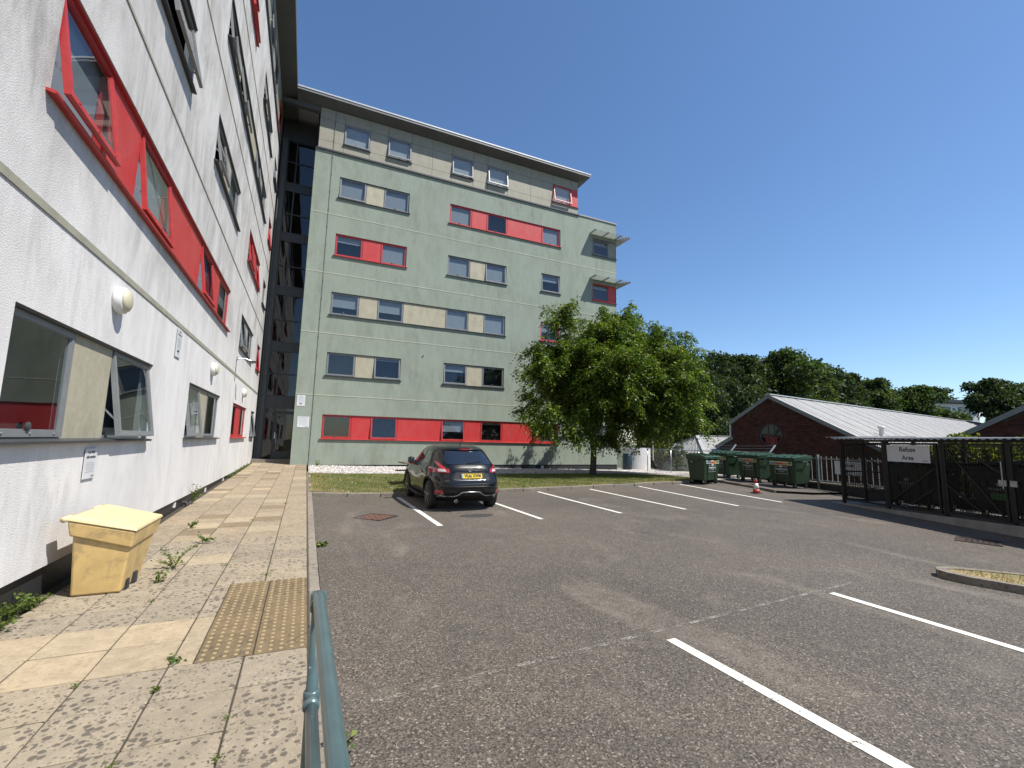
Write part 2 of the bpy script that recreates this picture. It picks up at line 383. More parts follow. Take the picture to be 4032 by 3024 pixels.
def grassbase_mat(name, dry):
    m, nt, b, out = nmat(name); v = pos_coords(nt); n1 = noise(nt, v, 1.1, 5, 0.65); n2 = noise(nt, v, 28, 4, 0.7)
    c = ramp(nt, n1, [(0.35-dry*0.2, (0.075, 0.095, 0.028)), (0.55-dry*0.2, (0.13, 0.125, 0.045)), (0.75-dry*0.2, (0.30, 0.235, 0.12))])
    c = mixc(nt, 0.6, c, ramp(nt, n2, [(0.3, g3(0.4)), (0.7, g3(1.1))]), 'MULTIPLY')
    nt.links.new(c, b.inputs['Base Color']); b.inputs['Roughness'].default_value = 0.95; bump(nt, b, n2, 0.8, 0.03); return m

MAT['slab'] = slab_mat('paving_slab_lichen', (0.335, 0.285, 0.215), 0.7)
MAT['slab_clean'] = slab_mat('paving_slab_sandy', (0.42, 0.345, 0.24), 0.15)
MAT['slab_brown'] = slab_mat('paving_slab_brown', (0.25, 0.195, 0.13), 0.25)
MAT['slab_far'] = slab_mat('paving_slab_worn', (0.35, 0.285, 0.205), 0.35)
MAT['tactile'] = slab_mat('tactile_slab', (0.20, 0.15, 0.088), 0.45)
MAT['dome'] = simple('tactile_dome_worn_top', (0.34, 0.255, 0.135), 0.8, var=0.2, vscale=60)
MAT['joint'] = simple('joint_dirt', (0.06, 0.05, 0.032), 0.95, var=0.4, vscale=12)
MAT['kerb'] = slab_mat('kerb_concrete', (0.27, 0.24, 0.20), 0.45)
MAT['asphalt'] = asphalt_mat()
MAT['line'] = paint_mat('line_paint', (0.80, 0.79, 0.72), 0.40)
MAT['line_ghost'] = paint_mat('worn_line_paint', (0.30, 0.28, 0.25), 0.52)
MAT['grass_base'] = grassbase_mat('lawn_soil', 0.25)
MAT['grass_dry'] = grassbase_mat('dry_lawn', 0.9)
MAT['blades'] = leaf_mat('grass_blades', [(0, (0.055, 0.095, 0.016)), (0.6, (0.10, 0.15, 0.028)), (0.88, (0.17, 0.185, 0.05)), (1, (0.34, 0.28, 0.13))], 0.6, 0.25)
MAT['blades_dry'] = leaf_mat('dry_grass_blades', [(0, (0.16, 0.14, 0.04)), (0.5, (0.32, 0.25, 0.11)), (1, (0.45, 0.36, 0.19))], 0.7, 0.2)
MAT['gravel'] = leaf_mat('white_gravel', [(0, (0.34, 0.31, 0.29)), (0.4, (0.60, 0.56, 0.53)), (1, (0.80, 0.78, 0.76))], 0.8, 0.0, ALB)
MAT['gravel_bed'] = simple('gravel_bed', (0.42, 0.39, 0.36), 0.9, var=0.5, vscale=45, bmp=0.8, bscale=30)
MAT['soil'] = simple('ground_soil', (0.075, 0.08, 0.04), 0.95, var=0.4, vscale=0.6, bmp=0.5, bscale=3)

# ------------------------------------------------------------------ ground, car park
def sheet(name, xs, ys, fn, mat, parent=None, kind='structure'):
    V = [(x, y, fn(x, y)) for y in ys for x in xs]; nx = len(xs)
    F = [(j*nx+i, j*nx+i+1, (j+1)*nx+i+1, (j+1)*nx+i) for j in range(len(ys)-1) for i in range(nx-1)]
    o = link(name, pymesh(name, V, F, mat, True), parent)
    if kind and not parent: o['kind'] = kind
    return o
fr = lambda a, b, n: [a+(b-a)*i/n for i in range(n+1)]
sheet('ground', fr(-400, 500, 8), fr(-300, 600, 8), lambda x, y: -1.3, MAT['soil'])
car_park = sheet('car_park', fr(0.272, 18.6, 26), fr(-12, 17.5, 40), road_z, MAT['asphalt'])

def strip(name, a, b, w, mat, parent, z=0.004, n=8, fn=road_z):
    a = Vector((*a, 0)); b = Vector((*b, 0)); t = (b-a).normalized(); s = Vector((-t.y, t.x, 0))*w/2
    V = []; F = []
    for i in range(n+1):
        p = a+(b-a)*i/n
        for q in (p-s, p+s): V.append((q.x, q.y, fn(q.x, q.y)+z))
    for i in range(n): F.append((2*i, 2*i+1, 2*i+3, 2*i+2))
    return link(name, pymesh(name, V, F, mat), parent)
for a, b, w in (((2.57, 13.6), (2.545, 8.95), .115), ((4.79, 13.6), (4.83, 9.0), .1), ((7.13, 13.6), (7.03, 9.08), .1), ((9.19, 13.6), (9.03, 9.02), .1),
                ((11.42, 13.7), (10.91, 9.0), .1), ((13.45, 13.7), (12.84, 9.1), .1), ((3.01, 3.22), (2.98, -2.0), .10), ((5.72, 3.5), (5.66, -2.0), .10)):
    strip('bay_line', a, b, w, MAT['line'], car_park)
strip('worn_bay_line', (0.5, 3.2), (6.4, 3.66), .045, MAT['line_ghost'], car_park)

# manhole covers and patches let into the tarmac
def cover(cx, cy, w, rz, label, mat):
    e = empty('manhole_cover', (cx, cy, road_z(cx, cy)), rz); tag(e, label, 'manhole cover')
    f = MB(); f.ring(-w/2, w/2, -w/2, w/2, .05, 0, .01); V = [(x, z, y) for x, y, z in f.V]
    link('frame', pymesh('frame', [(x, y, .012-z) for x, y, z in V], f.F, MAT['cast_iron']), e)
    p = MB(); p.box(-w/2+.055, w/2-.055, -w/2+.055, w/2-.055, -.02, .006)
    n = int((w-.12)/.075)
    for i in range(n):
        for j in range(n):
            x = -w/2+.09+i*.075; y = -w/2+.09+j*.075
            if (i+j) % 2: p.box(x-.028, x+.028, y-.007, y+.007, .006, .011)
            else: p.box(x-.007, x+.007, y-.028, y+.028, .006, .011)
    p.build('lid', mat, e); return e
MAT['cast_iron'] = simple('cast_iron', (0.06, 0.045, 0.04), 0.6, 0.3, var=0.4, vscale=14)
MAT['rusty_iron'] = simple('rusty_iron', (0.15, 0.075, 0.05), 0.75, 0.1, var=0.35, vscale=16)
cover(1.48, 10.27, .70, RAD(48), 'rusty square iron manhole cover beside the white bay line left of the car', MAT['rusty_iron'])
cover(11.6, 4.38, .62, RAD(20), 'dark iron drain cover in the tarmac before the refuse cage', MAT['cast_iron'])
V = [(3.66+.40*math.cos(a)*(1+.05*math.sin(3*a)), 9.9+.22*math.sin(a), road_z(3.66, 9.9)+.004) for a in fr(0, 2*math.pi, 28)[:-1]]
link('tar_patch', pymesh('tar_patch', V, [tuple(range(28))], simple('tar_patch', (0.045, 0.043, 0.042), 0.8, var=0.2)), car_park)

# ------------------------------------------------------------------ footpath of slabs
footpath = sheet('footpath', [-2.30, -1.5, -0.7, 0.14], fr(-4, 25.2, 40), lambda x, y: path_z(x, y)-.012, MAT['joint'])
random.seed(11)
XE = [-2.165, -1.70, -1.235, -.77, -.30, .132]
slab_cache = {}
def slab_mesh(w, l, mat):
    k = (round(w, 3), round(l, 3), mat)
    if k not in slab_cache:
        b = MB(); b.bbox(-w/2+.005, w/2-.005, -l/2+.0065, l/2-.0065, -.045, 0, .006); slab_cache[k] = b.mesh('paving_slab', MAT[mat])
    return slab_cache[k]
slope = math.atan(.0164)
def put_slab(x0, x1, y0, y1, mat, name='paving_slab', me=None):
    cx, cy = (x0+x1)/2, (y0+y1)/2
    sl = slope if cy < 22 else math.atan(.0364)
    link(name, me or slab_mesh(x1-x0, y1-y0, mat), footpath, (cx, cy, path_z(cx, cy)+random.uniform(-.0025, .0025)), (sl+random.uniform(-.004, .004), random.uniform(-.004, .004), random.uniform(-.006, .006)))
RP = .4575
for k in range(-11, 46):
    y0 = 4.1+k*RP; y1 = y0+RP; ym = (y0+y1)/2
    for c in range(5):
        x0, x1 = XE[c], XE[c+1]
        if 4.1 <= ym <= 5.93:
            if c == 4: continue
            if c == 3: x1 = -.622
        m = 'slab' if ym < 8.3 else 'slab_far'
        if 4.1 < ym < 5.0 and c < 4: m = 'slab_clean'
        if 6.9 < ym < 7.35 and c in (1, 2): m = 'slab_clean'
        if 8.6 < ym < 10.3:
            m = ('slab_brown', 'slab_clean', 'slab_far')[(k+c*2) % 3] if c in (1, 2, 3) else 'slab_far'
        if ym > 11 and random.random() < .22: m = random.choice(('slab_clean', 'slab_brown'))
        put_slab(x0, x1, y0, y1, m)
# tactile slabs with blister domes
tb = MB(); tb.bbox(-.184, .184, -RP/2+.004, RP/2-.004, -.045, 0, .004); tact = tb.mesh('tactile_slab', MAT['tactile'])
db = MB()
for i in range(5):
    for j in range(6):
        x = -.184+.037+i*.0735; y = -RP/2+.04+j*.0755
        db.lathe([(.0165, 0), (.0150, .003), (.011, .0045), (.004, .005)], 8, (x, y, 0))
dome_me = db.mesh('blister_domes', MAT['dome'])
for j in range(4):
    for i in range(2):
        cx = -.622+.188+i*.377; cy = 4.1+(j+.5)*RP
        o = link('tactile_slab', tact, footpath, (cx, cy, path_z(cx, cy)), (slope, 0, random.uniform(-.005, .005)))
        d = link('blister_domes', dome_me, o)
# kerb between path and tarmac
path_kerb = tag(empty('path_kerb', (0.2, 4, 0)), kind='structure')
kb = {}
y = -3.6
while y < 19.5:
    L = .905; y1 = y+L; hx = .115 if y < 13.2 else .05
    key = hx
    if key not in kb:
        b = MB(); b.bbox(0, hx, .003, L-.003, -.35, 0, .014); kb[key] = b.mesh('kerb_stone', MAT['kerb'])
    o = link('kerb_stone', kb[key], path_kerb, (.142-.2, y-4, path_z(0, y)+random.uniform(-.006, .004)), (slope, 0, random.uniform(-.004, .004)))
    y = y1

# ------------------------------------------------------------------ lawn, gravel, kerbs
def in_lawn(x, y): return .27 < x < 15.4 and KERB_Y+.1 < y < 19.35-.07*max(x-4, 0)-(.9*max(x-14.2, 0))
verge = sheet('verge', fr(.2, 21.0, 40), fr(KERB_Y+.02, 25.5, 24), lambda x, y: verge_z(x, y)-.004, MAT['gravel_bed'])
V = []; F = []; xs = fr(.2, 15.4, 44); ys = fr(0, 1, 14)
for x in xs:
    yb = 19.35-.07*max(x-4, 0)-.9*max(x-14.2, 0)
    for t in ys:
        y = KERB_Y+.1+(yb-KERB_Y-.1)*t; V.append((x, y+.05*math.sin(x*5.3)*t, verge_z(x, y)+.006+.012*math.sin(x*3.1+y*2.3)))
n = len(ys)
for i in range(len(xs)-1):
    for j in range(n-1): F.append((i*n+j, (i+1)*n+j, (i+1)*n+j+1, i*n+j+1))
lawn = tag(link('lawn', pymesh('lawn', V, F, MAT['grass_base'], True)), kind='structure')

def blades(name, pts, hmin, hmax, mat, seed):
    rs = np.random.RandomState(seed); P = np.asarray(pts); n = len(P)
    h = rs.uniform(hmin, hmax, n); a = rs.uniform(0, 2*np.pi, n); w = rs.uniform(.003, .007, n); ln = rs.uniform(.1, .7, n)*h; b = rs.uniform(0, 2*np.pi, n)
    V = np.zeros((n, 3, 3)); d = np.stack([np.cos(a)*w, np.sin(a)*w, np.zeros(n)], 1)
    V[:, 0] = P-d; V[:, 1] = P+d; V[:, 2] = P+np.stack([np.cos(b)*ln, np.sin(b)*ln, h], 1)
    return npmesh(name, V.reshape(-1, 3), np.arange(3*n).reshape(-1, 3), mat)
rs = np.random.RandomState(3); pts = []; dry = []
for x, y, q in zip(rs.uniform(.27, 15.4, 95000), rs.uniform(KERB_Y+.1, 19.4, 95000), rs.rand(95000)):
    if not in_lawn(x, y): continue
    e = min((x-.27)/.9, (y-KERB_Y-.1)/.55); pd = .12+.75*math.exp(-max(e, 0)*1.6)
    nz = .5+.5*math.sin(x*1.9+1.3*math.sin(y*1.1))*math.sin(y*2.3+x*.7)
    (dry if q < pd*(.5+.8*nz) else pts).append((x, y, verge_z(x, y)))
tag(link('lawn_grass', blades('lawn_grass', pts, .03, .075, MAT['blades'], 4)), 'short green lawn grass along the foot of the green building', 'grass', kind='stuff')
tag(link('dry_lawn_grass', blades('dry_lawn_grass', dry, .02, .06, MAT['blades_dry'], 5)), 'straw coloured dry grass along the lawn kerb', 'grass', kind='stuff')

def stones(name, P, smin, smax, mat, seed):
    rs = np.random.RandomState(seed); n = len(P); s = rs.uniform(smin, smax, n)
    base = np.array([(1,0,0),(0,1,0),(-1,0,0),(0,-1,0),(0,0,.7),(0,0,-.7)], float)
    V = base[None]*s[:, None, None]*rs.uniform(.6, 1.3, (n, 6, 1)); a = rs.uniform(0, 6.3, n); ca, sa = np.cos(a), np.sin(a)
    X = V[..., 0]*ca[:, None]-V[..., 1]*sa[:, None]; Y = V[..., 0]*sa[:, None]+V[..., 1]*ca[:, None]
    V = np.stack([X, Y, V[..., 2]], -1)+np.asarray(P)[:, None]
    F = np.array([(0,1,4),(1,2,4),(2,3,4),(3,0,4),(1,0,5),(2,1,5),(3,2,5),(0,3,5)])
    return npmesh(name, V.reshape(-1, 3), (F[None]+6*np.arange(n)[:, None, None]).reshape(-1, 3), mat)
P = []
for x, y in zip(rs.uniform(.25, 19.2, 26000), rs.uniform(15.5, 23.1, 26000)):
    yb = 19.35-.07*max(x-4, 0)-.9*max(x-14.2, 0)
    if y > yb-.1+rs.normal(0, .05): P.append((x, y, verge_z(x, y)+.008))
tag(link('white_gravel', stones('white_gravel', P, .018, .045, MAT['gravel'], 8)), 'bed of white gravel between lawn and green building', 'gravel', kind='stuff')

lawn_kerb = tag(empty('lawn_kerb', (0.3, KERB_Y, 0)), kind='structure')
b = MB(); b.bbox(.004, .911, 0, .12, -.25, 0, .016); kme = b.mesh('kerb_stone', MAT['kerb'])
x = .26
while x < 13.6:
    z0, z1 = road_z(x, KERB_Y)+.115, road_z(x+.915, KERB_Y)+.115
    link('kerb_stone', kme, lawn_kerb, (x-.3, random.uniform(-.012, .012), z0+random.uniform(-.008, .008)), (0, -math.atan2(z1-z0, .915), random.uniform(-.008, .008)))
    x += .915
for k in range(2):
    yy = KERB_Y+.13+k*.915; link('kerb_stone', kme, lawn_kerb, (13.98-.3, yy-KERB_Y, road_z(13.9, KERB_Y)+.11), (0, 0, math.pi/2))
# bin standing with a low kerb
pad_pts = [(15.65, 14.6), (15.55, 13.4), (15.21, 11.68), (14.75, 10.67), (15.6, 9.9), (17.2, 9.6), (18.4, 15.5), (16, 15.8)]
V = [(x, y, road_z(x, y)+.075) for x, y in pad_pts]
tag(link('bin_standing', pymesh('bin_standing', V, [tuple(range(len(V)))][:1], MAT['asphalt'])), kind='structure')
bin_kerb = tag(empty('bin_kerb', (15.4, 12, 0)), kind='structure')
for (ax, ay), (bx_, by) in zip(pad_pts[:3], pad_pts[1:4]):
    n = max(1, round(math.hypot(bx_-ax, by-ay)/.9))
    for i in range(n):
        p = Vector((ax+(bx_-ax)*i/n, ay+(by-ay)*i/n)); q = Vector((ax+(bx_-ax)*(i+1)/n, ay+(by-ay)*(i+1)/n))
        L = (q-p).length; bb = MB(); bb.bbox(.004, L-.004, -.05, .05, -.2, 0, .014)
        bb.build('kerb_stone', MAT['kerb'], bin_kerb, False, (p.x-15.4, p.y-12, road_z(p.x, p.y)+.085), (0, 0, math.atan2(q.y-p.y, q.x-p.x)))
# planted island at the end of the near bays
def rounded(x0, x1, y0, y1, r, n=6):
    out = []
    for cx, cy, a0 in ((x1-r, y1-r, 0), (x0+r, y1-r, 90), (x0+r, y0+r, 180), (x1-r, y0+r, 270)):
        for i in range(n+1): a = RAD(a0+90*i/n); out.append((cx+r*math.cos(a), cy+r*math.sin(a)))
    return out
isl = tag(empty('planted_island', (9, 2, 0)), kind='structure')
outer = [(7.86, 3.42), (7.80, 3.28), (7.80, 3.05), (7.95, 2.6), (8.0, -2.5), (11.4, -2.5), (11.4, .2), (8.42, 3.26), (8.2, 3.45), (8.02, 3.5)]; icx = sum(p[0] for p in outer)/len(outer); n = len(outer)
inner = [(7.94, 3.34), (7.90, 3.25), (7.90, 3.07), (8.05, 2.61), (8.1, -2.4), (11.3, -2.4), (11.3, .16), (8.35, 3.18), (8.15, 3.35), (8.02, 3.39)]
for i in range(n):
    j = (i+1) % n; (ax, ay), (bx_, by), (cx, cy), (dx, dy) = outer[i], outer[j], inner[j], inner[i]
    m = max(1, round(math.hypot(bx_-ax, by-ay)/.92))
    for k in range(m):
        f0, f1 = k/m, (k+1)/m
        q = [(ax+(bx_-ax)*f0, ay+(by-ay)*f0), (ax+(bx_-ax)*f1, ay+(by-ay)*f1), (dx+(cx-dx)*f1, dy+(cy-dy)*f1), (dx+(cx-dx)*f0, dy+(cy-dy)*f0)]
        V = [(x-9, y-2, road_z(x, y)-.1) for x, y in q]+[(x-9, y-2, road_z(x, y)+.095) for x, y in q]
        link('kerb_stone', pymesh('kerb_stone', V, [(4,7,6,5),(0,1,5,4),(1,2,6,5),(2,3,7,6),(3,0,4,7)], MAT['kerb']), isl)
link('island_turf', pymesh('island_turf', [(x-9, y-2, .10) for x, y in inner], [tuple(range(n))], MAT['grass_dry']), isl)
pts = [(x, y, .10) for x, y in zip(rs.uniform(8.0, 11.3, 9000), rs.uniform(-.5, 3.4, 9000)) if x+y < 11.45 and x > 7.9+max(0, (3.07-y)*.33 if y > 2.6 else .18)]
tag(link('island_grass', blades('island_grass', pts, .02, .07, MAT['blades_dry'], 9)), 'parched yellow grass on the kerbed island beside the near bays', 'grass', kind='stuff')
# ------------------------------------------------------------------ the two residential wings
# every wing: local x runs along the wall, local y points into the building, z up
WALL_LO, WALL_HI, STOREY = .39, 15.93, 2.985
def sill_z(f): return 1.60+STOREY*f
def head_z(f): return 2.735+STOREY*f

def wall_skin(name, root, x0, x1, z0, z1, openings, depth, mat):
    xs = sorted({x0, x1, *[v for o in openings for v in o[:2]]}); zs = sorted({z0, z1, *[v for o in openings for v in o[2:]]})
    V = []; F = []
    def quad(*p): b = len(V); V.extend(p); F.append((b, b+1, b+2, b+3))
    for a, b in zip(xs, xs[1:]):
        for c, d in zip(zs, zs[1:]):
            mx, mz = (a+b)/2, (c+d)/2
            if any(o[0] < mx < o[1] and o[2] < mz < o[3] for o in openings): continue
            quad((a, 0, c), (b, 0, c), (b, 0, d), (a, 0, d))
    for a, b, c, d in openings:
        quad((a, 0, c), (a, depth, c), (a, depth, d), (a, 0, d)); quad((b, 0, c), (b, 0, d), (b, depth, d), (b, depth, c))
        quad((a, 0, c), (b, 0, c), (b, depth, c), (a, depth, c)); quad((a, 0, d), (a, depth, d), (b, depth, d), (b, 0, d))
    quad((x0, 0, z0), (x0, .4, z0), (x1, .4, z0), (x1, 0, z0)); quad((x0, 0, z1), (x1, 0, z1), (x1, .4, z1), (x0, .4, z1))
    quad((x0, 0, z0), (x0, 0, z1), (x0, .4, z1), (x0, .4, z0)); quad((x1, 0, z0), (x1, .4, z0), (x1, .4, z1), (x1, 0, z1))
    return link(name, pymesh(name, V, F, mat), root)

random.seed(5)
def window(root, x0, x1, z0, z1, red=False, tilt=0.0, blind=None, y=.075, dark=False, white=False):
    """frame > sash (top hung), pane, catches, blind, handle"""
    w, h = x1-x0, z1-z0; fm = MAT['red_frame'] if red else (MAT['dark_frame'] if dark else MAT['grey_frame'])
    b = MB(); b.ring(0, w, 0, h, .045, y, y+.07)
    fr_ = b.build('window', fm, root, loc=(x0, 0, z0))
    sw = w-.05; shh = h-.05
    s = MB(); s.ring(-sw/2, sw/2, -shh, 0, .058, -.022, .03); s.ring(-sw/2+.058, sw/2-.058, -shh+.058, -.058, .012, -.012, .02)
    for px_ in (-sw*.36, 0, sw*.36): s.lathe([(.012, 0), (.012, -.006), (.006, -.009)], 8, (px_, -.022, -shh+.03), 'y')
    so = s.build('sash', fm, fr_, loc=(w/2, y-.005, h-.025), rot=(-RAD(tilt), 0, 0))
    p = MB(); p.box(-sw/2+.06, sw/2-.06, -.002, .003, -shh+.06, -.06)
    po = p.build('pane', MAT['glass'], fr_, loc=(w/2, y-.005, h-.025), rot=(-RAD(tilt), 0, 0))
    if tilt > 3:
        L = shh*math.sin(RAD(tilt))
        for sx in (-sw/2+.01, sw/2-.01): a = MB(); a.bar((w/2+sx, y+.02, h*.35), (w/2+sx*.98, y-.65*L, h*.22), .012, .02); a.build('stay', MAT['galv'], fr_)
        bb = MB(); bb.box(.05, w-.05, y+.03, y+.06, .045, .09); bb.box(w*.48, w*.53, y+.0, y+.05, .05, .13); bb.build('restrictor', MAT['dark_frame'], fr_)
    if blind is None: blind = random.choice((.0, .0, .25, .45, .9, .95, .6))
    if blind > 0:
        b = MB(); zt = h-.05; zb = zt-(h-.1)*blind; b.box(.05, w-.05, y+.072, y+.078, zb, zt); b.box(.05, w-.05, y+.064, y+.088, zb-.025, zb)
        b.build('blind', MAT['blind_white'] if white else MAT['blind'], fr_)
    if random.random() < .7 and tilt < 9:
        b = MB(); b.lathe([(.04, 0), (.04, -.01), (.02, -.02)], 10, (w*.45, y-.03, .12), 'y'); b.build('vent_disc', MAT['dark_frame'], fr_)
    return fr_

def opening(root, ops, sections, f, red, z=None, panel=None):
    """a strip of windows and infill panels under one head with one sill; sections = (x0, x1, 'w'/'p', tilt, blind)"""
    z0, z1 = z or (sill_z(f), head_z(f)); X0, X1 = sections[0][0], sections[-1][1]
    ops.append((X0, X1, z0, z1)); fm = MAT['red_frame'] if red else MAT['dark_frame']
    for sct in sections:
        if sct[2] == 'w': window(root, sct[0], sct[1], z0+.012, z1, red, sct[3] if len(sct) > 3 else 0, sct[4] if len(sct) > 4 else None)
        else:
            b = MB(); b.box(sct[0]+.004, sct[1]-.004, .055, .10, z0+.012, z1-.012); b.build('infill_panel', panel or (MAT['red_panel'] if red else MAT['beige_panel']), root)
    s = MB(); s.prism([(-.075, z0-.02), (-.075, z0+.0), (.09, z0+.028), (.09, z0+.004), (-.06, z0-.028)], X0-.07, X1+.07, 'x')
    s.build('sill', fm, root)
    h = MB(); h.box(X0+.002, X1-.002, .01, .08, z1-.022, z1-.002); h.build('head_flashing', fm, root)
def W(a, b, t=0.0, bl=None): return (a, b, 'w', t, bl)
def P_(a, b): return (a, b, 'p')

# ---- white wing (wall faces +X)
MAT['grey_post'] = simple('grey_render', (0.11, 0.115, 0.115), 0.8, var=0.12, bmp=.1)
WX = -2.222
white = empty('white_apartment_wing', (WX, 0, 0), math.pi/2)
tag(white, 'white rendered apartment wing with red and grey strip windows beside the slab path', 'building')
ops = []
A1, A2, A3, A4 = 4.92, 6.16, 7.16, 8.60; B1, B2, B3, B4 = 11.02, 12.28, 13.2, 14.66; C1, C2, C3, C4 = 17.15, 18.48, 19.4, 20.8; D1, D2 = 22.55, 23.9
Z1_, Z2_, Z3_, Z4_ = -1.25, .05, .95, 2.3     # one more bay behind the photographer
opening(white, ops, [W(A1, A2, 0, 0), P_(A2, A3), W(A3, A4, 9, 0)], 0, False)
opening(white, ops, [W(B1, B2, 8, .0), P_(B2, B3), W(B3, B4, 0, 0)], 0, False)
opening(white, ops, [W(C1, C2, 0, 0), P_(C2, C3), W(C3, C4, 0, 0)], 0, True)
opening(white, ops, [W(D1, D2, 9, 0)], 0, False)
opening(white, ops, [W(Z1_, Z2_, 0), P_(Z2_, Z3_), W(Z3_, Z4_, 0)], 0, False)
opening(white, ops, [W(A1, A2, 9.5, .95), P_(A2, A3), W(A3, A4, 7.5, .95), P_(A4, B1), W(B1, B2, 7.5, .95), P_(B2, B3), W(B3, B4, 0, .5)], 1, True)
opening(white, ops, [W(C1, C2, 9, 0), P_(C2, C3), W(C3, C4, 0, .4)], 1, False)
opening(white, ops, [W(D1, D2, 5)], 1, True)
opening(white, ops, [W(Z1_, Z2_, 0), P_(Z2_, Z3_), W(Z3_, Z4_, 0)], 1, False)
opening(white, ops, [W(A1, A2, 6), P_(A2, A3), W(A3, A4+.2, 12, 0)], 2, False)
opening(white, ops, [W(B1, B2, 10, 0), P_(B2, B3), W(B3, B4, 0)], 2, False)
opening(white, ops, [W(C1, C2, 9), P_(C2, C3), W(C3, C4, 7)], 2, True)
opening(white, ops, [W(D1, D2, 0)], 2, False)
opening(white, ops, [W(B1, B2, 9), P_(B2, B3), W(B3, B4, 10, 0), P_(B4, C1), W(C1, C2, 8), P_(C2, C3), W(C3, C4, 0)], 3, False)
opening(white, ops, [W(A1, A2, 8), P_(A2, A3), W(A3, A4, 0)], 3, True)
opening(white, ops, [W(D1, D2, 6)], 3, True)
opening(white, ops, [W(B1, B2, 0), P_(B2, B3), W(B3, B4, 9)], 4, True)
opening(white, ops, [W(C1, C2, 10), P_(C2, C3), W(C3, C4, 0)], 4, False)
opening(white, ops, [W(D1, D2, 8)], 4, False)
WY0, WY1 = -9.0, 24.45
wall_skin('wall', white, WY0, WY1, WALL_LO, WALL_HI, ops, .12, MAT['white_render'])
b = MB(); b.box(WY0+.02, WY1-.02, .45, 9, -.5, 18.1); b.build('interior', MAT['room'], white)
b = MB(); b.box(WY0, WY1-.01, .045, .5, -.5, WALL_LO+.02); b.build('plinth', MAT['plinth'], white)
b = MB(); b.box(WY1+.002, 27, .01, .5, 0, 18.1); b.build('return_wall', MAT['grey_post'], white)
for i, z in enumerate((3.64, 6.63, 9.62, 12.61)):
    b = MB(); hh = .038 if i == 0 else .02; b.box(WY0, WY1-.004, -.012, .01, z-hh, z+hh); b.build('string_course', MAT['string'], white)
# top storey of cladding panels
def cladding(root, joints, rows, y, skip, mat):
    for a, b_ in zip(joints, joints[1:]):
        for c, d in zip(rows, rows[1:]):
            if skip(a, b_, c, d): continue
            b = MB(); b.box(a+.007, b_-.007, y, y+.03, c+.007, d-.007); b.build('cladding_panel', mat, root)
rows = [15.97, 16.41, 17.56, 18.14]
wj = [WY0, -3, 0, 3.2, 4.92, 6.16, 7.16, 8.6, 10.0, 11.02, 12.28, 13.2, 14.66, 16, 17.15, 18.48, 19.4, 20.8, 22.55, 23.9, WY1]
wtop = [(4.92, 6.16), (7.16, 8.6), (11.02, 12.28), (13.2, 14.66), (17.15, 18.48), (19.4, 20.8), (22.55, 23.9)]
cladding(white, wj, rows, 0, lambda a, b_, c, d: c == 16.41 and (a, b_) in wtop, MAT['olive_panel'])
for a, b_ in wtop: window(white, a, b_, 16.42, 17.55, a > 22, 6 if random.random() < .5 else 0, None, .01)
b = MB(); b.box(WY0, WY1, .13, .4, 15.93, 18.13); b.build('cladding_back', MAT['dark_frame'], white)
b = MB(); b.box(WY0, WY1, -.06, .03, 15.90, 15.965); b.build('flashing', MAT['dark_frame'], white)
# roof: soffit, fascia, deck
def eave(root, x0, x1, o, mitre0=0.0, mitre1=0.0):
    V = [(x0, .04, 18.15), (x1, .04, 18.15), (x1+mitre1, -o, 18.35), (x0+mitre0, -o, 18.35)]
    link('soffit', pymesh('soffit', V, [(0, 1, 2, 3)], MAT['soffit']), root)
b = MB(); b.box(WY0-.5, 34, -.68, -.655, 18.335, 18.47); r_ = b.build('fascia', MAT['fascia'], white)
b = MB(); b.box(WY0-.5, 34, -.69, 10, 18.472, 18.53); b.build('roof', MAT['roof_grey'], white)
V = [(WY0-.5, .05, 18.15), (34, .05, 18.15), (34, -.66, 18.34), (WY0-.5, -.66, 18.34)]
link('soffit', pymesh('soffit', V, [(0, 1, 2, 3)], MAT['soffit']), white)
# air bricks, waste pipe, on the plinth
for yy, zz in ((14.1, .27), (16.85, .31), (11.05, .30)):
    b = MB(); b.box(yy-.05, yy+.05, .02, .05, zz-.05, zz+.05); b.build('air_brick', MAT['white_plastic'], white)
b = MB(); b.tube([(11.7, .02, .26), (11.7, -.03, .26), (11.7, -.05, .22), (11.7, -.05, .1)], .035, 8); b.build('waste_pipe', MAT['dark_frame'], white)

# ---- green wing (wall faces -Y)
GY = 23.1
green = empty('green_apartment_wing', (0, GY, 0))
tag(green, 'sage green rendered apartment wing with overhanging roof and strip windows behind the lawn', 'building')
ops = []
a1, a2, a3, a4 = .65, 1.96, 2.84, 4.15; b1, b2, b3, b4 = 6.39, 7.69, 8.58, 9.87; c1, c2 = 12.14, 13.43; d1, d2, d3 = 15.8, 17.05, 17.60
opening(green, ops, [W(a1, a2, 0, .0), P_(a2, a3), W(a3, a4, 5, 0), P_(a4, b1), W(b1, b2, 5, .55), P_(b2, b3), W(b3, b4, 0, .12), P_(b4, c1), W(c1, c2, 0, 0)], 0, True)
opening(green, ops, [W(a1, a2, 0, .0), P_(a2, a3), W(a3, a4, 5, .12)], 1, False)
opening(green, ops, [W(b1, b2, 5, .35), P_(b2, b3), W(b3, b4, 0, .0)], 1, False)
opening(green, ops, [W(c1, c2, 6, .3)], 1, False)
opening(green, ops, [W(a1, a2, 0, .62), P_(a2, a3), W(a3, a4, 0, .6), P_(a4, b1), W(b1, b2, 0, .95), P_(b2, b3), W(b3, b4, 0, .95)], 2, False)
opening(green, ops, [W(c1, c2, 0, .5)], 2, True)
opening(green, ops, [W(a1, a2, 0, .3), P_(a2, a3), W(a3, a4, 0, .95)], 3, True)
opening(green, ops, [W(b1, b2, 0, .95), P_(b2, b3), W(b3, b4, 4, .95)], 3, False)
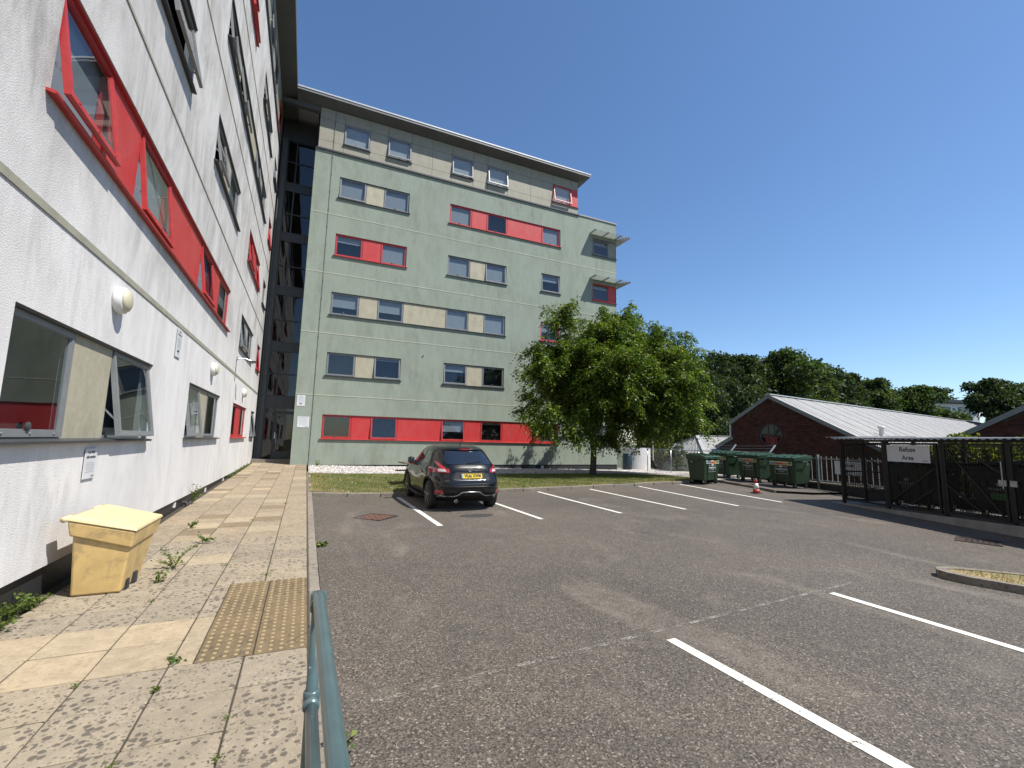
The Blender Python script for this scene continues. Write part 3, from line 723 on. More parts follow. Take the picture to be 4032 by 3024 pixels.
opening(green, ops, [W(c1, c2, 4, .35)], 3, False)
opening(green, ops, [W(d1, d2, 4, .25), (d2, d3, 'p')], 3, True)
opening(green, ops, [W(a1, a2, 6, .95), P_(a2, a3), W(a3, a4, 0, .95)], 4, False)
opening(green, ops, [W(b1, b2, 0, .95), P_(b2, b3), W(b3, b4, 0, .0), P_(b4, c1), W(c1, c2, 0, .95)], 4, True)
opening(green, ops, [W(d1, d2, 4, .3), (d2, d3, 'p')], 4, False, panel=MAT['olive_panel'])
for f, red in ((0, False), (1, True), (2, False)): opening(green, ops, [W(d1, d2, 0, .5), (d2, d3, 'p')], f, red)
GX0, GX1 = -.56, 17.62
wall_skin('wall', green, GX0, GX1, WALL_LO, WALL_HI, ops, .12, MAT['green_render'])
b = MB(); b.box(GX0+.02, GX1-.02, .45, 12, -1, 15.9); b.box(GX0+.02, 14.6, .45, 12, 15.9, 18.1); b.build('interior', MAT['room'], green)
b = MB(); b.box(GX0+.012, GX1-.012, .03, .46, -1, WALL_LO+.015); b.build('plinth', MAT['plinth'], green)
b = MB(); b.box(GX1-.02, GX1-.001, .401, 12, -1, WALL_HI); b.box(GX0+.001, GX0+.02, .401, 2.1, 0, WALL_HI); b.build('side_wall', MAT['green_render'], green)
for z in (3.64, 6.63, 9.62, 12.63):
    b = MB(); b.box(GX0, GX1+.006, -.010, .01, z-.017, z+.017); b.build('string_course', MAT['string_pale'], green)
gj = [-.46, .71, 1.98, 2.88, 4.13, 5.28, 6.39, 7.66, 8.54, 9.82, 11.34, 12.87, 14.17, 14.68]
gtop = {(.71, 1.98): 3, (2.88, 4.13): 7, (6.39, 7.66): 6, (8.54, 9.82): 9, (12.87, 14.17): 10}
cladding(green, gj, rows, .0, lambda a, b_, c, d: c == 16.41 and ((a, b_) in gtop or a == 14.17), MAT['olive_panel'])
for (a, b_), t in gtop.items():
    window(green, a, b_, 16.42, 17.55, a > 12, t, .95, .01, white=True)
    s = MB(); s.prism([(-.07, 16.39), (-.07, 16.41), (.03, 16.43), (.03, 16.40)], a-.05, b_+(.57 if a > 12 else .05), 'x'); s.build('sill', MAT['red_frame'] if a > 12 else MAT['dark_frame'], green)
b = MB(); b.box(14.177, 14.66, .0, .03, 16.44, 17.55); b.build('infill_panel', MAT['red_panel'], green)
b = MB(); b.box(-.46, 14.66, .13, .5, 15.93, 18.13); b.box(14.62, 14.655, .5, 11, 15.93, 18.13); b.build('cladding_back', MAT['dark_frame'], green)
b = MB(); b.box(-.52, 14.74, -.075, .03, 15.885, 15.965); b.build('flashing', MAT['dark_frame'], green)
b = MB(); b.box(14.75, GX1+.05, -.05, 11, 15.94, 16.03); b.build('parapet_coping', MAT['roof_grey'], green)
# roof
RX0, RX1 = -1.54, 15.22
V = [(RX0, .05, 18.15), (14.7, .05, 18.15), (RX1, -.55, 18.35), (RX0, -.55, 18.35), (14.7, 10, 18.15), (RX1, 10.5, 18.35)]
link('soffit', pymesh('soffit', V, [(0, 1, 2, 3), (1, 4, 5, 2)], MAT['soffit']), green)
b = MB(); b.box(RX0, RX1+.02, -.575, -.55, 18.34, 18.46); b.box(RX1, RX1+.02, -.549, 10.5, 18.34, 18.46); b.build('fascia', MAT['fascia'], green)
b = MB(); b.box(RX0+.002, RX1+.05, -.60, 10.6, 18.462, 18.53); b.build('roof', MAT['alu'], green)
# beam across the recess and dark back of the recess above the glazing
b = MB(); b.box(WX+.01, GX0, .02, .3, 17.90, 18.14); b.build('recess_beam', MAT['soffit'], green)
# lightning conductor running down the wall with its clips
b = MB(); b.tube([(.25, -.02, 18.3), (.25, -.03, 16.0), (.245, -.09, 15.93), (.235, -.025, 15.8), (.2, -.02, .62), (.18, -.02, .36)], .009, 6)
cd_ = b.build('conductor_cable', MAT['cable'], green)
for k in range(19):
    z = .9+k*.92; b = MB(); b.box(-.018, .018, -.035, 0, -.022, .022); b.build('clip', MAT['cable'], cd_, loc=(.2+.045*clampf(z/16, 0, 1), 0, z))
b = MB(); b.tube([(.25, -.45, 18.5), (.25, -.56, 18.45), (.26, -.56, 18.3)], .008, 5); b.build('conductor_cable', MAT['cable'], green)
for x in (6.0, 9.35, 12.4): 
    b = MB(); b.box(x-.08, x+.08, .008, .032, .17, .33); b.build('air_brick', MAT['white_plastic'], green)
b = MB(); b.lathe([(.03, 0), (.03, -.05), (.015, -.06)], 8, (5.27, -.0, 5.98), 'y'); b.build('wall_fixing', MAT['dark_frame'], green)
# louvred sun shades over the corner windows
for zc in (14.93, 11.96):
    fr_ = MB()
    for xx in (15.62, 16.6, 17.58): fr_.bar((xx, 0, zc+.02), (xx, -.66, zc+.02), .05, .09)
    for yy in (.05, .6, 1.3): fr_.bar((17.62, yy, zc+.02), (18.24, yy, zc+.02), .05, .09)
    sh = fr_.build('sun_shade', MAT['galv'], green)
    for k in range(5):
        dd = .08+k*.14; s = MB()
        s.bar((15.6, -dd, zc+.0), (17.62+dd, -dd, zc+.0), .135, .014, (0, -.42, 1)); s.bar((17.62+dd, -dd, zc-.002), (17.62+dd, 1.4, zc-.002), .135, .014, (.42, 0, 1))
        s.build('slat', MAT['alu'], sh)

# ---- glazed stairwell in the recess between the wings
SY = 24.9
stair = empty('glazed_stairwell', (0, SY, 0)); tag(stair, 'tall dark glazed stairwell with entrance door in the recess between the wings', 'stairwell')
MAT['stair_frame'] = simple('stair_frame', (0.03, 0.034, 0.036), 0.45, var=0.1)
MAT['stair_spandrel'] = simple('stair_spandrel', (0.03, 0.033, 0.035), 0.35, var=0.1)
b = MB(); b.box(-2.21, -1.92, -.10, .3, .2, 17.05); pr = b.build('render_pier', MAT['grey_post'], stair)
for z in (3.64, 6.63, 9.62, 12.61):
    b = MB(); b.box(-2.21, -1.915, -.112, -.10, z-.025, z+.025); b.build('joint_strip', MAT['dark_frame'], pr)
b = MB(); b.tube([(-2.15, -.2, .4), (-2.15, -.2, 16.9)], .035, 8); b.build('downpipe', MAT['dark_frame'], stair)
for x in (-1.885, -1.46, -.52):
    b = MB(); b.box(x-.03, x+.03, -.06, .06, .5, 17.0); b.build('mullion', MAT['stair_frame'], stair)
tz = [.60]; zz = 3.05
spand = [(3.05, 3.62), (5.85, 6.32), (8.72, 9.17), (11.55, 11.98), (14.25, 14.68)]; mids = [4.7, 7.42, 10.22, 12.99, 15.82]
for a, b_ in spand:
    for x0, x1 in ((-1.855, -1.49), (-1.43, -.55)):
        b = MB(); b.box(x0, x1, -.03, .02, a, b_); b.build('spandrel', MAT['stair_spandrel'], stair)
for z in [v for p in spand for v in p]+mids+[2.86, 16.98]:
    b = MB(); b.box(-1.86, -.5, -.045, .045, z-.025, z+.025); b.build('transom', MAT['stair_frame'], stair)
lev = [(.62, 2.86), (2.86, 3.05), (3.62, 4.7), (4.7, 5.85), (6.32, 7.42), (7.42, 8.72), (9.17, 10.22), (10.22, 11.55), (11.98, 12.99), (12.99, 14.25), (14.68, 15.82), (15.82, 16.98)]
for i, (a, b_) in enumerate(lev):
    for x0, x1 in ((-1.855, -1.49), (-1.43, -.55)):
        if i == 0 and x0 > -1.45: continue
        b = MB(); b.box(x0, x1, -.004, .004, a+.026, b_-.026); b.build('pane', MAT['glass_dark'], stair)
d = MB(); d.ring(-1.42, -.56, .60, 2.83, .09, -.05, .03); d.box(-1.33, -.65, -.03, .02, .69, .95); do = d.build('door', MAT['stair_frame'], stair)
b = MB(); b.box(-1.33, -.65, -.008, .0, .951, 2.74); b.build('pane', MAT['glass_dark'], do)
b = MB(); b.tube([(-1.30, -.06, 1.35), (-1.30, -.11, 1.37), (-1.30, -.11, 1.75), (-1.30, -.06, 1.77)], .014, 6); b.build('handle', MAT['galv'], do)
b = MB(); b.box(-1.40, -1.35, -.07, -.05, 1.55, 1.85); b.build('entry_panel', MAT['galv'], do)
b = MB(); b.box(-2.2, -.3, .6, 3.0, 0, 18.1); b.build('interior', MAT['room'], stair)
b = MB(); b.box(-2.2, -.55, -.01, .3, 17.05, 18.1); b.build('head_panel', MAT['dark_frame'], stair)
for z in (3.5, 6.3, 9.2, 12.0, 14.9):
    b = MB(); b.box(-1.9, -.5, .15, .58, z-.3, z); b.build('floor_slab', MAT['room'], stair)
b = MB(); b.box(-2.2, -.57, -.75, -.02, .3, .585); b.build('step', MAT['kerb'], stair)
# ------------------------------------------------------------------ small things on the wings
def wall_lamp(y, z, label):
    e = empty('wall_lamp', (WX, y, z)); tag(e, label, 'lamp', 'round bulkhead lamps along the white wall')
    b = MB(); b.lathe([(.165, 0), (.168, .03), (.160, .085), (.145, .095)], 24, (0, 0, 0), 'x'); b.build('base', MAT['white_plastic'], e, True)
    b = MB(); b.lathe([(.142, .092), (.130, .118), (.095, .138), (.045, .148), (.01, .15)], 24, (0, 0, 0), 'x'); b.build('diffuser', MAT['cream_diffuser'], e, True)
wall_lamp(6.9, 3.30, 'largest round white bulkhead lamp on the wall above the nearest window')
wall_lamp(13.1, 3.28, 'middle one of three round white bulkhead lamps on the wall')
wall_lamp(19.2, 3.22, 'smallest, farthest round white bulkhead lamp on the wall by the red window')

def text_on(name, body, size, mat, parent, loc, rot, bold=0.0, align='CENTER'):
    o = link(name, text_mesh(name, body, size, mat, align, .0008, bold), parent, loc, rot); return o
def notice(name, loc, rz, w, h, label, heading, nlines, cctv=False, cat='sign', logo=True):
    """upright plate; local x to the right of the reader, -y to the reader"""
    e = empty(name, loc, rz); tag(e, label, cat)
    b = MB(); b.box(-w/2, w/2, -.006, 0, -h/2, h/2); b.build('plate', MAT['sign_white'], e)
    z = h/2-h*.12
    for t, sz in heading:
        text_on('heading', t, sz, MAT['print_black'], e, (0, -.0075, z), (math.pi/2, 0, 0)); z -= sz*1.05
    z -= h*.03
    b = MB(); random.seed(hash(label) % 1000)
    room = z+h/2-(h*.28 if cctv else h*.16)
    for i in range(nlines):
        ww = w*(.36 if i % 4 else .28); b.box(-ww, ww, -.0075, -.006, z-h*.012, z); z -= room/max(nlines, 1)
    b.build('small_print', MAT['print_grey'], e)
    c = MB()
    if cctv:
        zz = -h/2+h*.15
        c.prism([(-.22*w, zz+.02*h), (.16*w, zz+.05*h), (.17*w, zz+.11*h), (-.22*w, zz+.09*h)], -.0078, -.006, 'y'); c.prism([(-.05*w, zz-.05*h), (0, zz-.05*h), (.02*w, zz+.03*h), (-.03*w, zz+.03*h)], -.0078, -.006, 'y')
        c.build('camera_symbol', MAT['print_black'], e)
    elif logo:
        c.box(w*.16, w*.4, -.0078, -.006, -h/2+h*.05, -h/2+h*.11); c.build('logo', MAT['print_grey'], e)
    return e
notice('notice_sign', (WX+.012, 6.72, 1.338), math.pi/2, .31, .335, 'white car park information notice under the nearest window sill', [('Car Park', .05), ('Information', .05)], 6)
notice('notice_sign', (WX+.012, 9.83, 3.315), math.pi/2, .34, .52, 'narrow camera warning notice high on the white wall beneath the string course', [('CCTV', .05), ('IN OPERATION', .036)], 7, True)
notice('notice_sign', (-.31, GY-.006, 3.335), 0, .34, .5, 'upper white camera warning notice at the corner of the green wall', [('CCTV', .05), ('IN OPERATION', .036)], 7, True)
notice('notice_sign', (-.15, GY-.006, 2.345), 0, .5, .5, 'lower square white notice at the corner of the green wall', [('CAR PARK NOTICE', .045)], 8)
e = empty('security_bracket', (WX, 16.9, 4.15)); tag(e, 'grey arm with small floodlight fixed on the white wall under a grey window', 'floodlight')
b = MB(); b.box(0, .05, -.06, .06, -.05, .05); b.build('mount', MAT['galv'], e); b = MB(); b.tube([(.04, 0, 0), (.25, .05, .02), (.42, .1, -.03)], .018, 6); b.build('arm', MAT['galv'], e)
b = MB(); b.box(.36, .56, .02, .2, -.09, -.03); b.build('lamp_head', MAT['dark_frame'], e); b = MB(); b.tube([(.01, -.02, -.02), (.01, -.02, -.75)], .01, 5); b.build('cable', MAT['cable'], e)

# ------------------------------------------------------------------ handrail by the path
hr = empty('handrail', (.1, 2.2, path_z(0, 2.2))); tag(hr, 'teal painted tubular handrail running along the path edge in the foreground', 'handrail')
hz = lambda dy: 1.0+.0164*dy
b = MB(); b.tube([(0, 0, .94), (0, -.012, .975), (0, -.04, hz(-.04)), (.0, -.10, hz(-.1)), (.012, -1.2, hz(-1.2)), (.02, -4.6, hz(-4.6))], .0242, 14); b.build('top_rail', MAT['teal_paint'], hr, True)
b = MB(); b.tube([(0, -.02, .575), (.01, -2.3, .54), (.02, -4.6, .50)], .0242, 14); b.build('mid_rail', MAT['teal_paint'], hr, True)
for dy in (0, -2.3, -4.58):
    b = MB(); b.tube([(.004*-dy, dy, -.1), (.004*-dy, dy, .945+.0164*dy)], .0242, 14); p = b.build('post', MAT['teal_paint'], hr, True)
    for zz in (.575+.0164*dy, .965+.0164*dy):
        b = MB(); b.lathe([(.028, -.04), (.033, -.034), (.033, .034), (.028, .04)], 14, (.004*-dy, dy, zz)); b.tube([(.004*-dy, dy-.02, zz), (.004*-dy, dy-.065, zz)], .031, 12); b.build('tube_clamp', MAT['teal_paint'], p, True)
    b = MB(); b.lathe([(.06, 0), (.06, .012), (.03, .018)], 14, (.004*-dy, dy, 0)); b.build('base_flange', MAT['teal_paint'], p, True)

# ------------------------------------------------------------------ grit bin
gb = empty('grit_bin', (-1.78, 5.97, path_z(-1.8, 6.1))); tag(gb, 'faded yellow plastic grit bin standing against the white wall on the path', 'grit bin')
def frustum(levels, name, mat, parent, bev=.012):
    V = []; F = []
    for x0, x1, y0, y1, z0, z1 in levels:       # z0 on the -x side, z1 on the +x side
        V += [(x0, y0, z0), (x1, y0, z1), (x1, y1, z1), (x0, y1, z0)]
    m = len(levels)
    for i in range(m-1):
        for k in range(4): F.append((i*4+k, i*4+(k+1) % 4, i*4+4+(k+1) % 4, i*4+4+k))
    F += [(3, 2, 1, 0), tuple((m-1)*4+k for k in range(4))]
    return bevel(link(name, pymesh(name, V, F, mat), parent), bev)
frustum([(-.20, .19, 0, .60, .0, .0), (-.235, .235, -.02, .80, .60, .45)], 'body', MAT['grit_yellow'], gb, .02)
frustum([(-.255, .25, -.045, .83, .585, .435), (-.275, .275, -.06, .87, .735, .60)], 'collar', MAT['grit_yellow'], gb, .018)
frustum([(-.28, .285, -.068, .88, .738, .603), (-.27, .275, -.055, .865, .772, .632), (-.20, .21, .02, .79, .775, .648)], 'lid', MAT['grit_pale'], gb, .008)
for yy in (-.065, .66):
    b = MB(); b.tube([(-.30, yy, .745), (-.30, yy+.2, .745)], .028, 12); b.build('hinge', MAT['grit_pale'], gb, True)
b = MB(); b.box(.13, .215, .10, .17, -.01, .10); b.box(.13, .225, .30, .38, -.01, .12); b.build('fork_pocket', MAT['room'], gb)

# ------------------------------------------------------------------ plants: leaf generator
def leaf_mesh(name, P, D, size, mat, seed, aspect=.42, droop=.2):
    """P centres (n,3), D leaf directions (n,3): folded diamond leaves"""
    rs = np.random.RandomState(seed); n = len(P); D = D/np.maximum(np.linalg.norm(D, axis=1, keepdims=True), 1e-6)
    r = rs.normal(size=(n, 3)); S = np.cross(D, r); S /= np.maximum(np.linalg.norm(S, axis=1, keepdims=True), 1e-6)
    s = size*rs.uniform(.65, 1.3, n)[:, None]; V = np.zeros((n, 4, 3))
    V[:, 0] = P-D*s*.5; V[:, 2] = P+D*s*.5-np.array([0, 0, 1])*s*droop
    mid = P+np.array([0, 0, 1])*s*.06; V[:, 1] = mid+S*s*aspect*.5; V[:, 3] = mid-S*s*aspect*.5
    return npmesh(name, V.reshape(-1, 3), np.arange(4*n).reshape(-1, 4), mat)
MAT['weed'] = leaf_mat('weed_leaf', [(0, (0.05, 0.085, 0.02)), (.6, (0.10, 0.15, 0.035)), (1, (0.22, 0.24, 0.07))])
MAT['stem'] = simple('weed_stem', (0.12, 0.13, 0.05), .8)
def weed(loc, r, h, n, size, label, seed, group=None, spread=1.0):
    rs = np.random.RandomState(seed); e = empty('weed', loc); tag(e, label, 'weed', group)
    P = []; D = []; b = MB()
    for k in range(max(3, n//14)):
        a = rs.uniform(0, 6.28); L = rs.uniform(.5, 1)*r; hh = rs.uniform(.4, 1)*h; tip = np.array([math.cos(a)*L, math.sin(a)*L*spread, hh])
        b.tube([(0, 0, 0), tuple(tip*np.array([.4, .4, .65])), tuple(tip)], [.003, .0025, .001], 4)
        for j in range(14):
            t = rs.uniform(.25, 1.05); q = tip*np.array([t*t*.6+t*.4, t*t*.6+t*.4, t**.8]); q = q+rs.normal(0, .012, 3); q[2] = max(q[2], .006); P.append(q)
            D.append([math.cos(a)+rs.normal(0, .8), math.sin(a)+rs.normal(0, .8), rs.normal(.15, .4)])
    b.build('stem', MAT['stem'], e); link('leaves', leaf_mesh('leaves', np.array(P), np.array(D), size, MAT['weed'], seed, .5), e)
for i, y in enumerate((4.35, 4.62, 4.9, 5.2, 5.48, 5.72)):
    weed((-2.19+.02*(i % 2), y, path_z(0, y)-.01), .17, .13+.04*(i % 3), 170, .042, 'low green weed in the clump along the dark plinth before the grit bin', 20+i, 'weeds clumped along the plinth')
weed((-1.32, 6.75, path_z(0, 6.7)), .26, .26, 190, .036, 'bushy weed sprawling over the slabs behind the grit bin', 40)
weed((-1.33, 6.2, path_z(0, 6.2)), .12, .12, 60, .045, 'small weed at the right foot of the grit bin', 41)
weed((-1.22, 8.0, path_z(0, 8)), .14, .14, 40, .06, 'dark leafed weed in a slab joint midway up the path', 42)
weed((-1.62, 9.2, path_z(0, 9.2)), .12, .16, 60, .05, 'upright green weed in the joint near the brown slabs', 43)
weed((-.74, 4.18, path_z(0, 4.2)), .075, .02, 42, .036, 'flat dark rosette weed at the corner of the tactile slabs', 44)
weed((-.77, 3.79, path_z(0, 3.8)), .05, .03, 42, .022, 'tuft of moss in a joint two slabs before the tactile paving', 45)
weed((-2.12, 9.1, path_z(0, 9.1)), .16, .15, 100, .05, 'green weed at the plinth just past the grit bin', 46)
weed((-2.12, 11.9, path_z(0, 11.9)), .2, .42, 110, .05, 'tall thin weed against the plinth by the waste pipe', 47)
for i in range(14):
    y = 17.5+i*.42; weed((-2.18, y, path_z(0, y)), .16, .14, 60, .05, 'grassy weed in the row at the far end of the plinth', 60+i, 'weeds along the far plinth')
weed((.33, 7.7, road_z(.33, 7.7)), .10, .08, 45, .075, 'pale yellow green weed at the kerb foot on the tarmac', 80)
weed((.30, 2.75, road_z(.3, 2.75)), .09, .12, 50, .05, 'weed on the tarmac edge beside the handrail', 81)
weed((.22, 2.1, path_z(.2, 2.1)), .07, .06, 42, .04, 'small weed under the handrail at the lower picture edge', 82)
weed((.55, 22.6, verge_z(.5, 22.6)), .25, .3, 90, .07, 'leafy weed at the foot of the green wall beside the path', 83)
for i, (x, y) in enumerate(((-.78, 3.05), (-1.24, 4.0), (-.30, 2.95), (-.3, 3.3), (-.30, 6.15), (-.79, 6.7), (-1.24, 5.6), (-1.7, 3.7), (-.78, 9.7), (-.3, 11.6))):
    weed((x, y, path_z(x, y)-.008), .035, .02, 42, .016, 'speck of moss in a slab joint', 90+i, 'moss in the slab joints')

# ------------------------------------------------------------------ picnic table behind the car
pt = empty('picnic_table', (3.95, 15.7, verge_z(3.9, 15.7)), RAD(4)); tag(pt, 'weathered wooden picnic table on the lawn, mostly hidden behind the black car', 'picnic table')
for yy in (-.33, -.165, 0, .165, .33):
    b = MB(); b.box(-.95, .95, yy-.075, yy+.075, .715, .755); b.build('top_plank', MAT['timber'], pt)
for yy in (-.72, -.56, .56, .72):
    b = MB(); b.box(-.95, .95, yy-.07, yy+.07, .42, .46); b.build('seat_plank', MAT['timber'], pt)
for xx in (-.62, .62):
    for sy in (-1, 1): b = MB(); b.bar((xx, sy*.75, 0), (xx, sy*.22, .715), .045, .09, (1, 0, 0)); b.build('leg', MAT['timber'], pt)
    b = MB(); b.box(xx+.03, xx+.075, -.8, .8, .33, .42); b.build('crossbar', MAT['timber'], pt)
    b = MB(); b.box(xx-.05, xx+.05, -.95, .95, -.02, .05); b.build('runner', MAT['timber'], pt)

# ------------------------------------------------------------------ wheelie containers
MAT['bin_green'] = simple('green_bin_plastic', (0.020, 0.047, 0.022), 0.4, var=0.22, vscale=3, bmp=.03, bscale=40)
MAT['bin_lid'] = simple('green_bin_lid', (0.030, 0.072, 0.036), 0.4, var=0.2, vscale=5)
MAT['bin_black'] = simple('black_bin_plastic', (0.012, 0.017, 0.018), 0.45, var=0.2)
MAT['st_blue'] = simple('sticker_blue', (0.08, 0.22, 0.48), .5, var=.15, vscale=30); MAT['st_red'] = simple('sticker_red', (0.5, 0.09, 0.07), .5, var=.15, vscale=30)
MAT['st_cream'] = simple('sticker_cream', (0.66, 0.66, 0.42), .5, var=.1); MAT['st_orange'] = simple('sticker_orange', (0.58, 0.17, 0.05), .5, var=.1); MAT['st_dkgreen'] = simple('sticker_green', (0.05, 0.22, 0.07), .5, var=.1)
def container(loc, rz, label, group, dark=False, W_=1.22, Dp=.74, H_=1.04, emblem=True):
    """four wheeled container, front faces local -y"""
    e = empty('waste_container', loc, rz); tag(e, label, 'waste bin', group); bm = MAT['bin_black'] if dark else MAT['bin_green']; lm = MAT['bin_black'] if dark else MAT['bin_lid']
    w0, w1 = W_/2*.88, W_/2; d0, d1 = Dp/2*.82, Dp/2; zb = .15
    lv = []
    for t in (0, .06, .9, 1.0):
        x = w0+(w1-w0)*t+(.018 if t == 1 else 0); y = d0+(d1-d0)*t+(.018 if t == 1 else 0); z = zb+(H_-zb)*t
        lv.append((-x, x, -y, y, z, z))
    frustum(lv, 'body', bm, e, .03)
    fy = lambda z: -(d0+(d1-d0)*(z-zb)/(H_-zb)); tilt = math.atan2(d1-d0, H_-zb)
    for x in (-w0*.55, w0*.55):
        b = MB(); b.bar((x, fy(.2)-.008, .2), (x, fy(.86)-.008, .86), .10, .03, (0, -1, 0)); b.build('front_rib', bm, e)
    b = MB(); b.box(-w1-.02, w1+.02, -d1-.03, d1+.03, H_-.055, H_-.005); b.build('rim', lm, e)
    b = MB(); n = 9
    lidp = [(-d1-.045, H_+.0), (-d1-.04, H_+.035), (-d1+.1, H_+.085), (0, H_+.115), (d1-.05, H_+.13), (d1+.03, H_+.10), (d1+.03, H_+.0)]
    b.prism(lidp, -w1-.03, w1+.03, 'x'); lo = b.build('lid', lm, e); bevel(lo, .012)
    for k in range(4):
        x = -w1+.16+k*(2*w1-.32)/3; b = MB(); b.bar((x, -d1+.02, H_+.075), (x, d1-.02, H_+.145), .05, .035); b.build('lid_rib', lm, lo)
    for sx in (-1, 1):
        b = MB(); b.tube([(sx*(w1+.02), -.14, H_-.1), (sx*(w1+.08), -.12, H_-.1), (sx*(w1+.08), .12, H_-.1), (sx*(w1+.02), .14, H_-.1)], .018, 6); b.build('side_handle', lm, e)
        b = MB(); b.lathe([(.03, 0), (.03, sx*.07)], 8, (sx*(w1+.01), .12, H_-.17), 'x'); b.build('trunnion', MAT['galv'], e)
        b = MB(); b.box(sx*w1*.4-.11, sx*w1*.4+.11, -d1-.075, -d1-.03, H_-.04, H_-.012); b.build('front_handle', lm, e)
        for sy in (-1, 1):
            b = MB(); c = (sx*w0*.82, sy*d0*.8, .085); b.lathe([(.05, -.022), (.085, -.02), (.085, .02), (.05, .022)], 14, c, 'x'); wh = b.build('wheel', MAT['black_rubber'], e)
            b = MB(); b.lathe([(.03, -.026), (.03, .026)], 8, c, 'x'); b.bar((c[0]-.032, c[1], .085), (c[0]-.032, c[1]+.02, .19), .006, .05, (0, 1, 0)); b.bar((c[0]+.032, c[1], .085), (c[0]+.032, c[1]+.02, .19), .006, .05, (0, 1, 0)); b.build('castor', MAT['galv'], wh)
    rx = math.pi/2-tilt
    def onfront(name, x0, x1, z0, z1, mat, off):
        V = [(x0, fy(z0)-off, z0), (x1, fy(z0)-off, z0), (x1, fy(z1)-off, z1), (x0, fy(z1)-off, z1)]; return link(name, pymesh(name, V, [(0, 1, 2, 3)], mat), e)
    if not dark:
        onfront('sticker_band', -w0*.93, w0*.93, .80, .93, MAT['st_cream'], .026); onfront('sticker_band', -w0*.90, -w0*.42, .82, .89, MAT['st_blue'], .028); onfront('sticker_band', -w0*.41, w0*.2, .82, .89, MAT['st_red'], .028)
        onfront('sticker_band', w0*.22, w0*.55, .82, .88, MAT['st_orange'], .028); onfront('sticker_band', w0*.60, w0*.88, .83, .915, MAT['st_dkgreen'], .028)
    tm = MAT['sign_white'] if not dark else MAT['print_grey']
    fwid = .22 if dark else .27
    b = MB(); zc = .64
    for x0, x1, z0, z1 in ((-fwid, fwid, zc-.155, zc-.147), (-fwid, fwid, zc+.105, zc+.113), (-fwid, -fwid+.008, zc-.155, zc+.113), (fwid-.008, fwid, zc-.155, zc+.113)):
        b.add([(x0, fy(z0)-.027, z0), (x1, fy(z0)-.027, z0), (x1, fy(z1)-.027, z1), (x0, fy(z1)-.027, z1)], [(0, 1, 2, 3)])
    if not dark: b.build('sticker_border', tm, e)
    text_on('lettering', 'PLYMOUTH', .092, tm, e, (0, fy(zc)-.027, zc), (rx, 0, 0), .002); text_on('lettering', 'CITY COUNCIL', .042, tm, e, (0, fy(zc-.08)-.027, zc-.08), (rx, 0, 0))
    b = MB()
    for sx in (-1, 1): b.add([(sx*x_, fy(zc+z_)-.029, zc+z_) for x_, z_ in ((.0, .075), (.055, .085), (.075, .14), (.02, .15), (.0, .115))], [(0, 1, 2, 3, 4)])
    b.build('emblem', tm, e)
    return e
gz = lambda x, y: road_z(x, y)+.075
grp = 'green waste containers by the railing'
container((14.62, 13.62, road_z(14.6, 13.6)), RAD(15), 'green wheeled waste container standing apart beside the lawn, its front in sun', grp)
container((16.98, 14.55, gz(16, 14.5)), RAD(-103), 'green waste container farthest back in the row of three by the fence', grp)
container((16.85, 13.02, gz(16, 13)), RAD(-101), 'middle green waste container in the row of three by the fence', grp)
container((16.42, 11.30, gz(16, 11.3)), RAD(-99), 'green waste container nearest the railing, its end in sun', grp)

# ------------------------------------------------------------------ traffic cone
MAT['cone_red'] = simple('cone_red', (0.62, 0.05, 0.035), .45, var=.12); MAT['cone_white'] = simple('cone_sleeve', (0.76, 0.72, 0.70), .4, var=.08)
cn = empty('traffic_cone', (13.95, 10.78, road_z(13.9, 10.8))); tag(cn, 'small red and white traffic cone standing on the tarmac before the bins', 'traffic cone')
b = MB(); b.bbox(-.15, .15, -.15, .15, 0, .03, .02); b.build('base', MAT['black_rubber'], cn)
b = MB(); b.lathe([(.115, .03), (.095, .14)], 20); b.build('lower_band', MAT['cone_red'], cn, True); b = MB(); b.lathe([(.0955, .14), (.055, .34)], 20); b.build('reflective_sleeve', MAT['cone_white'], cn, True)
b = MB(); b.lathe([(.0545, .34), (.035, .45), (.028, .46), (.02, .455)], 20); b.build('tip', MAT['cone_red'], cn, True)
# ------------------------------------------------------------------ black hatchback car
MAT['car_paint'] = simple('black_car_paint', (0.004, 0.0045, 0.006), 0.3, var=0.05, spec=0.2, coat=0.7)
MAT['car_trim'] = simple('black_plastic_trim', (0.016, 0.016, 0.017), 0.6, var=0.15, vscale=10, spec=.2)
MAT['chrome'] = simple('chrome', (0.75, 0.76, 0.78), 0.12, 1.0, var=0.03)
MAT['silver_trim'] = simple('silver_trim', (0.42, 0.43, 0.44), 0.3, 0.9, var=0.05)
MAT['alloy'] = simple('dark_alloy', (0.30, 0.30, 0.31), 0.3, 0.8, var=0.1)
MAT['car_glass'] = simple('tinted_car_glass', (0.012, 0.016, 0.022), 0.03, var=0.0, spec=0.9, coat=0.6)
MAT['tail_red'] = simple('tail_lamp_red', (0.42, 0.015, 0.03), 0.12, var=0.1, vscale=30, coat=1.0)
MAT['tail_clear'] = simple('tail_lamp_clear', (0.72, 0.62, 0.64), 0.1, var=0.2, vscale=50, coat=1.0)
MAT['plate_yellow'] = simple('plate_yellow', (0.82, 0.60, 0.03), 0.35, var=0.02)
CARX, CARY = 3.69, 10.43; CARZ = road_z(CARX, CARY+2)+.002
car = empty('parked_car', (CARX, CARY, CARZ), RAD(-.4)); tag(car, 'black compact crossover car parked nose first at the lawn kerb', 'car')
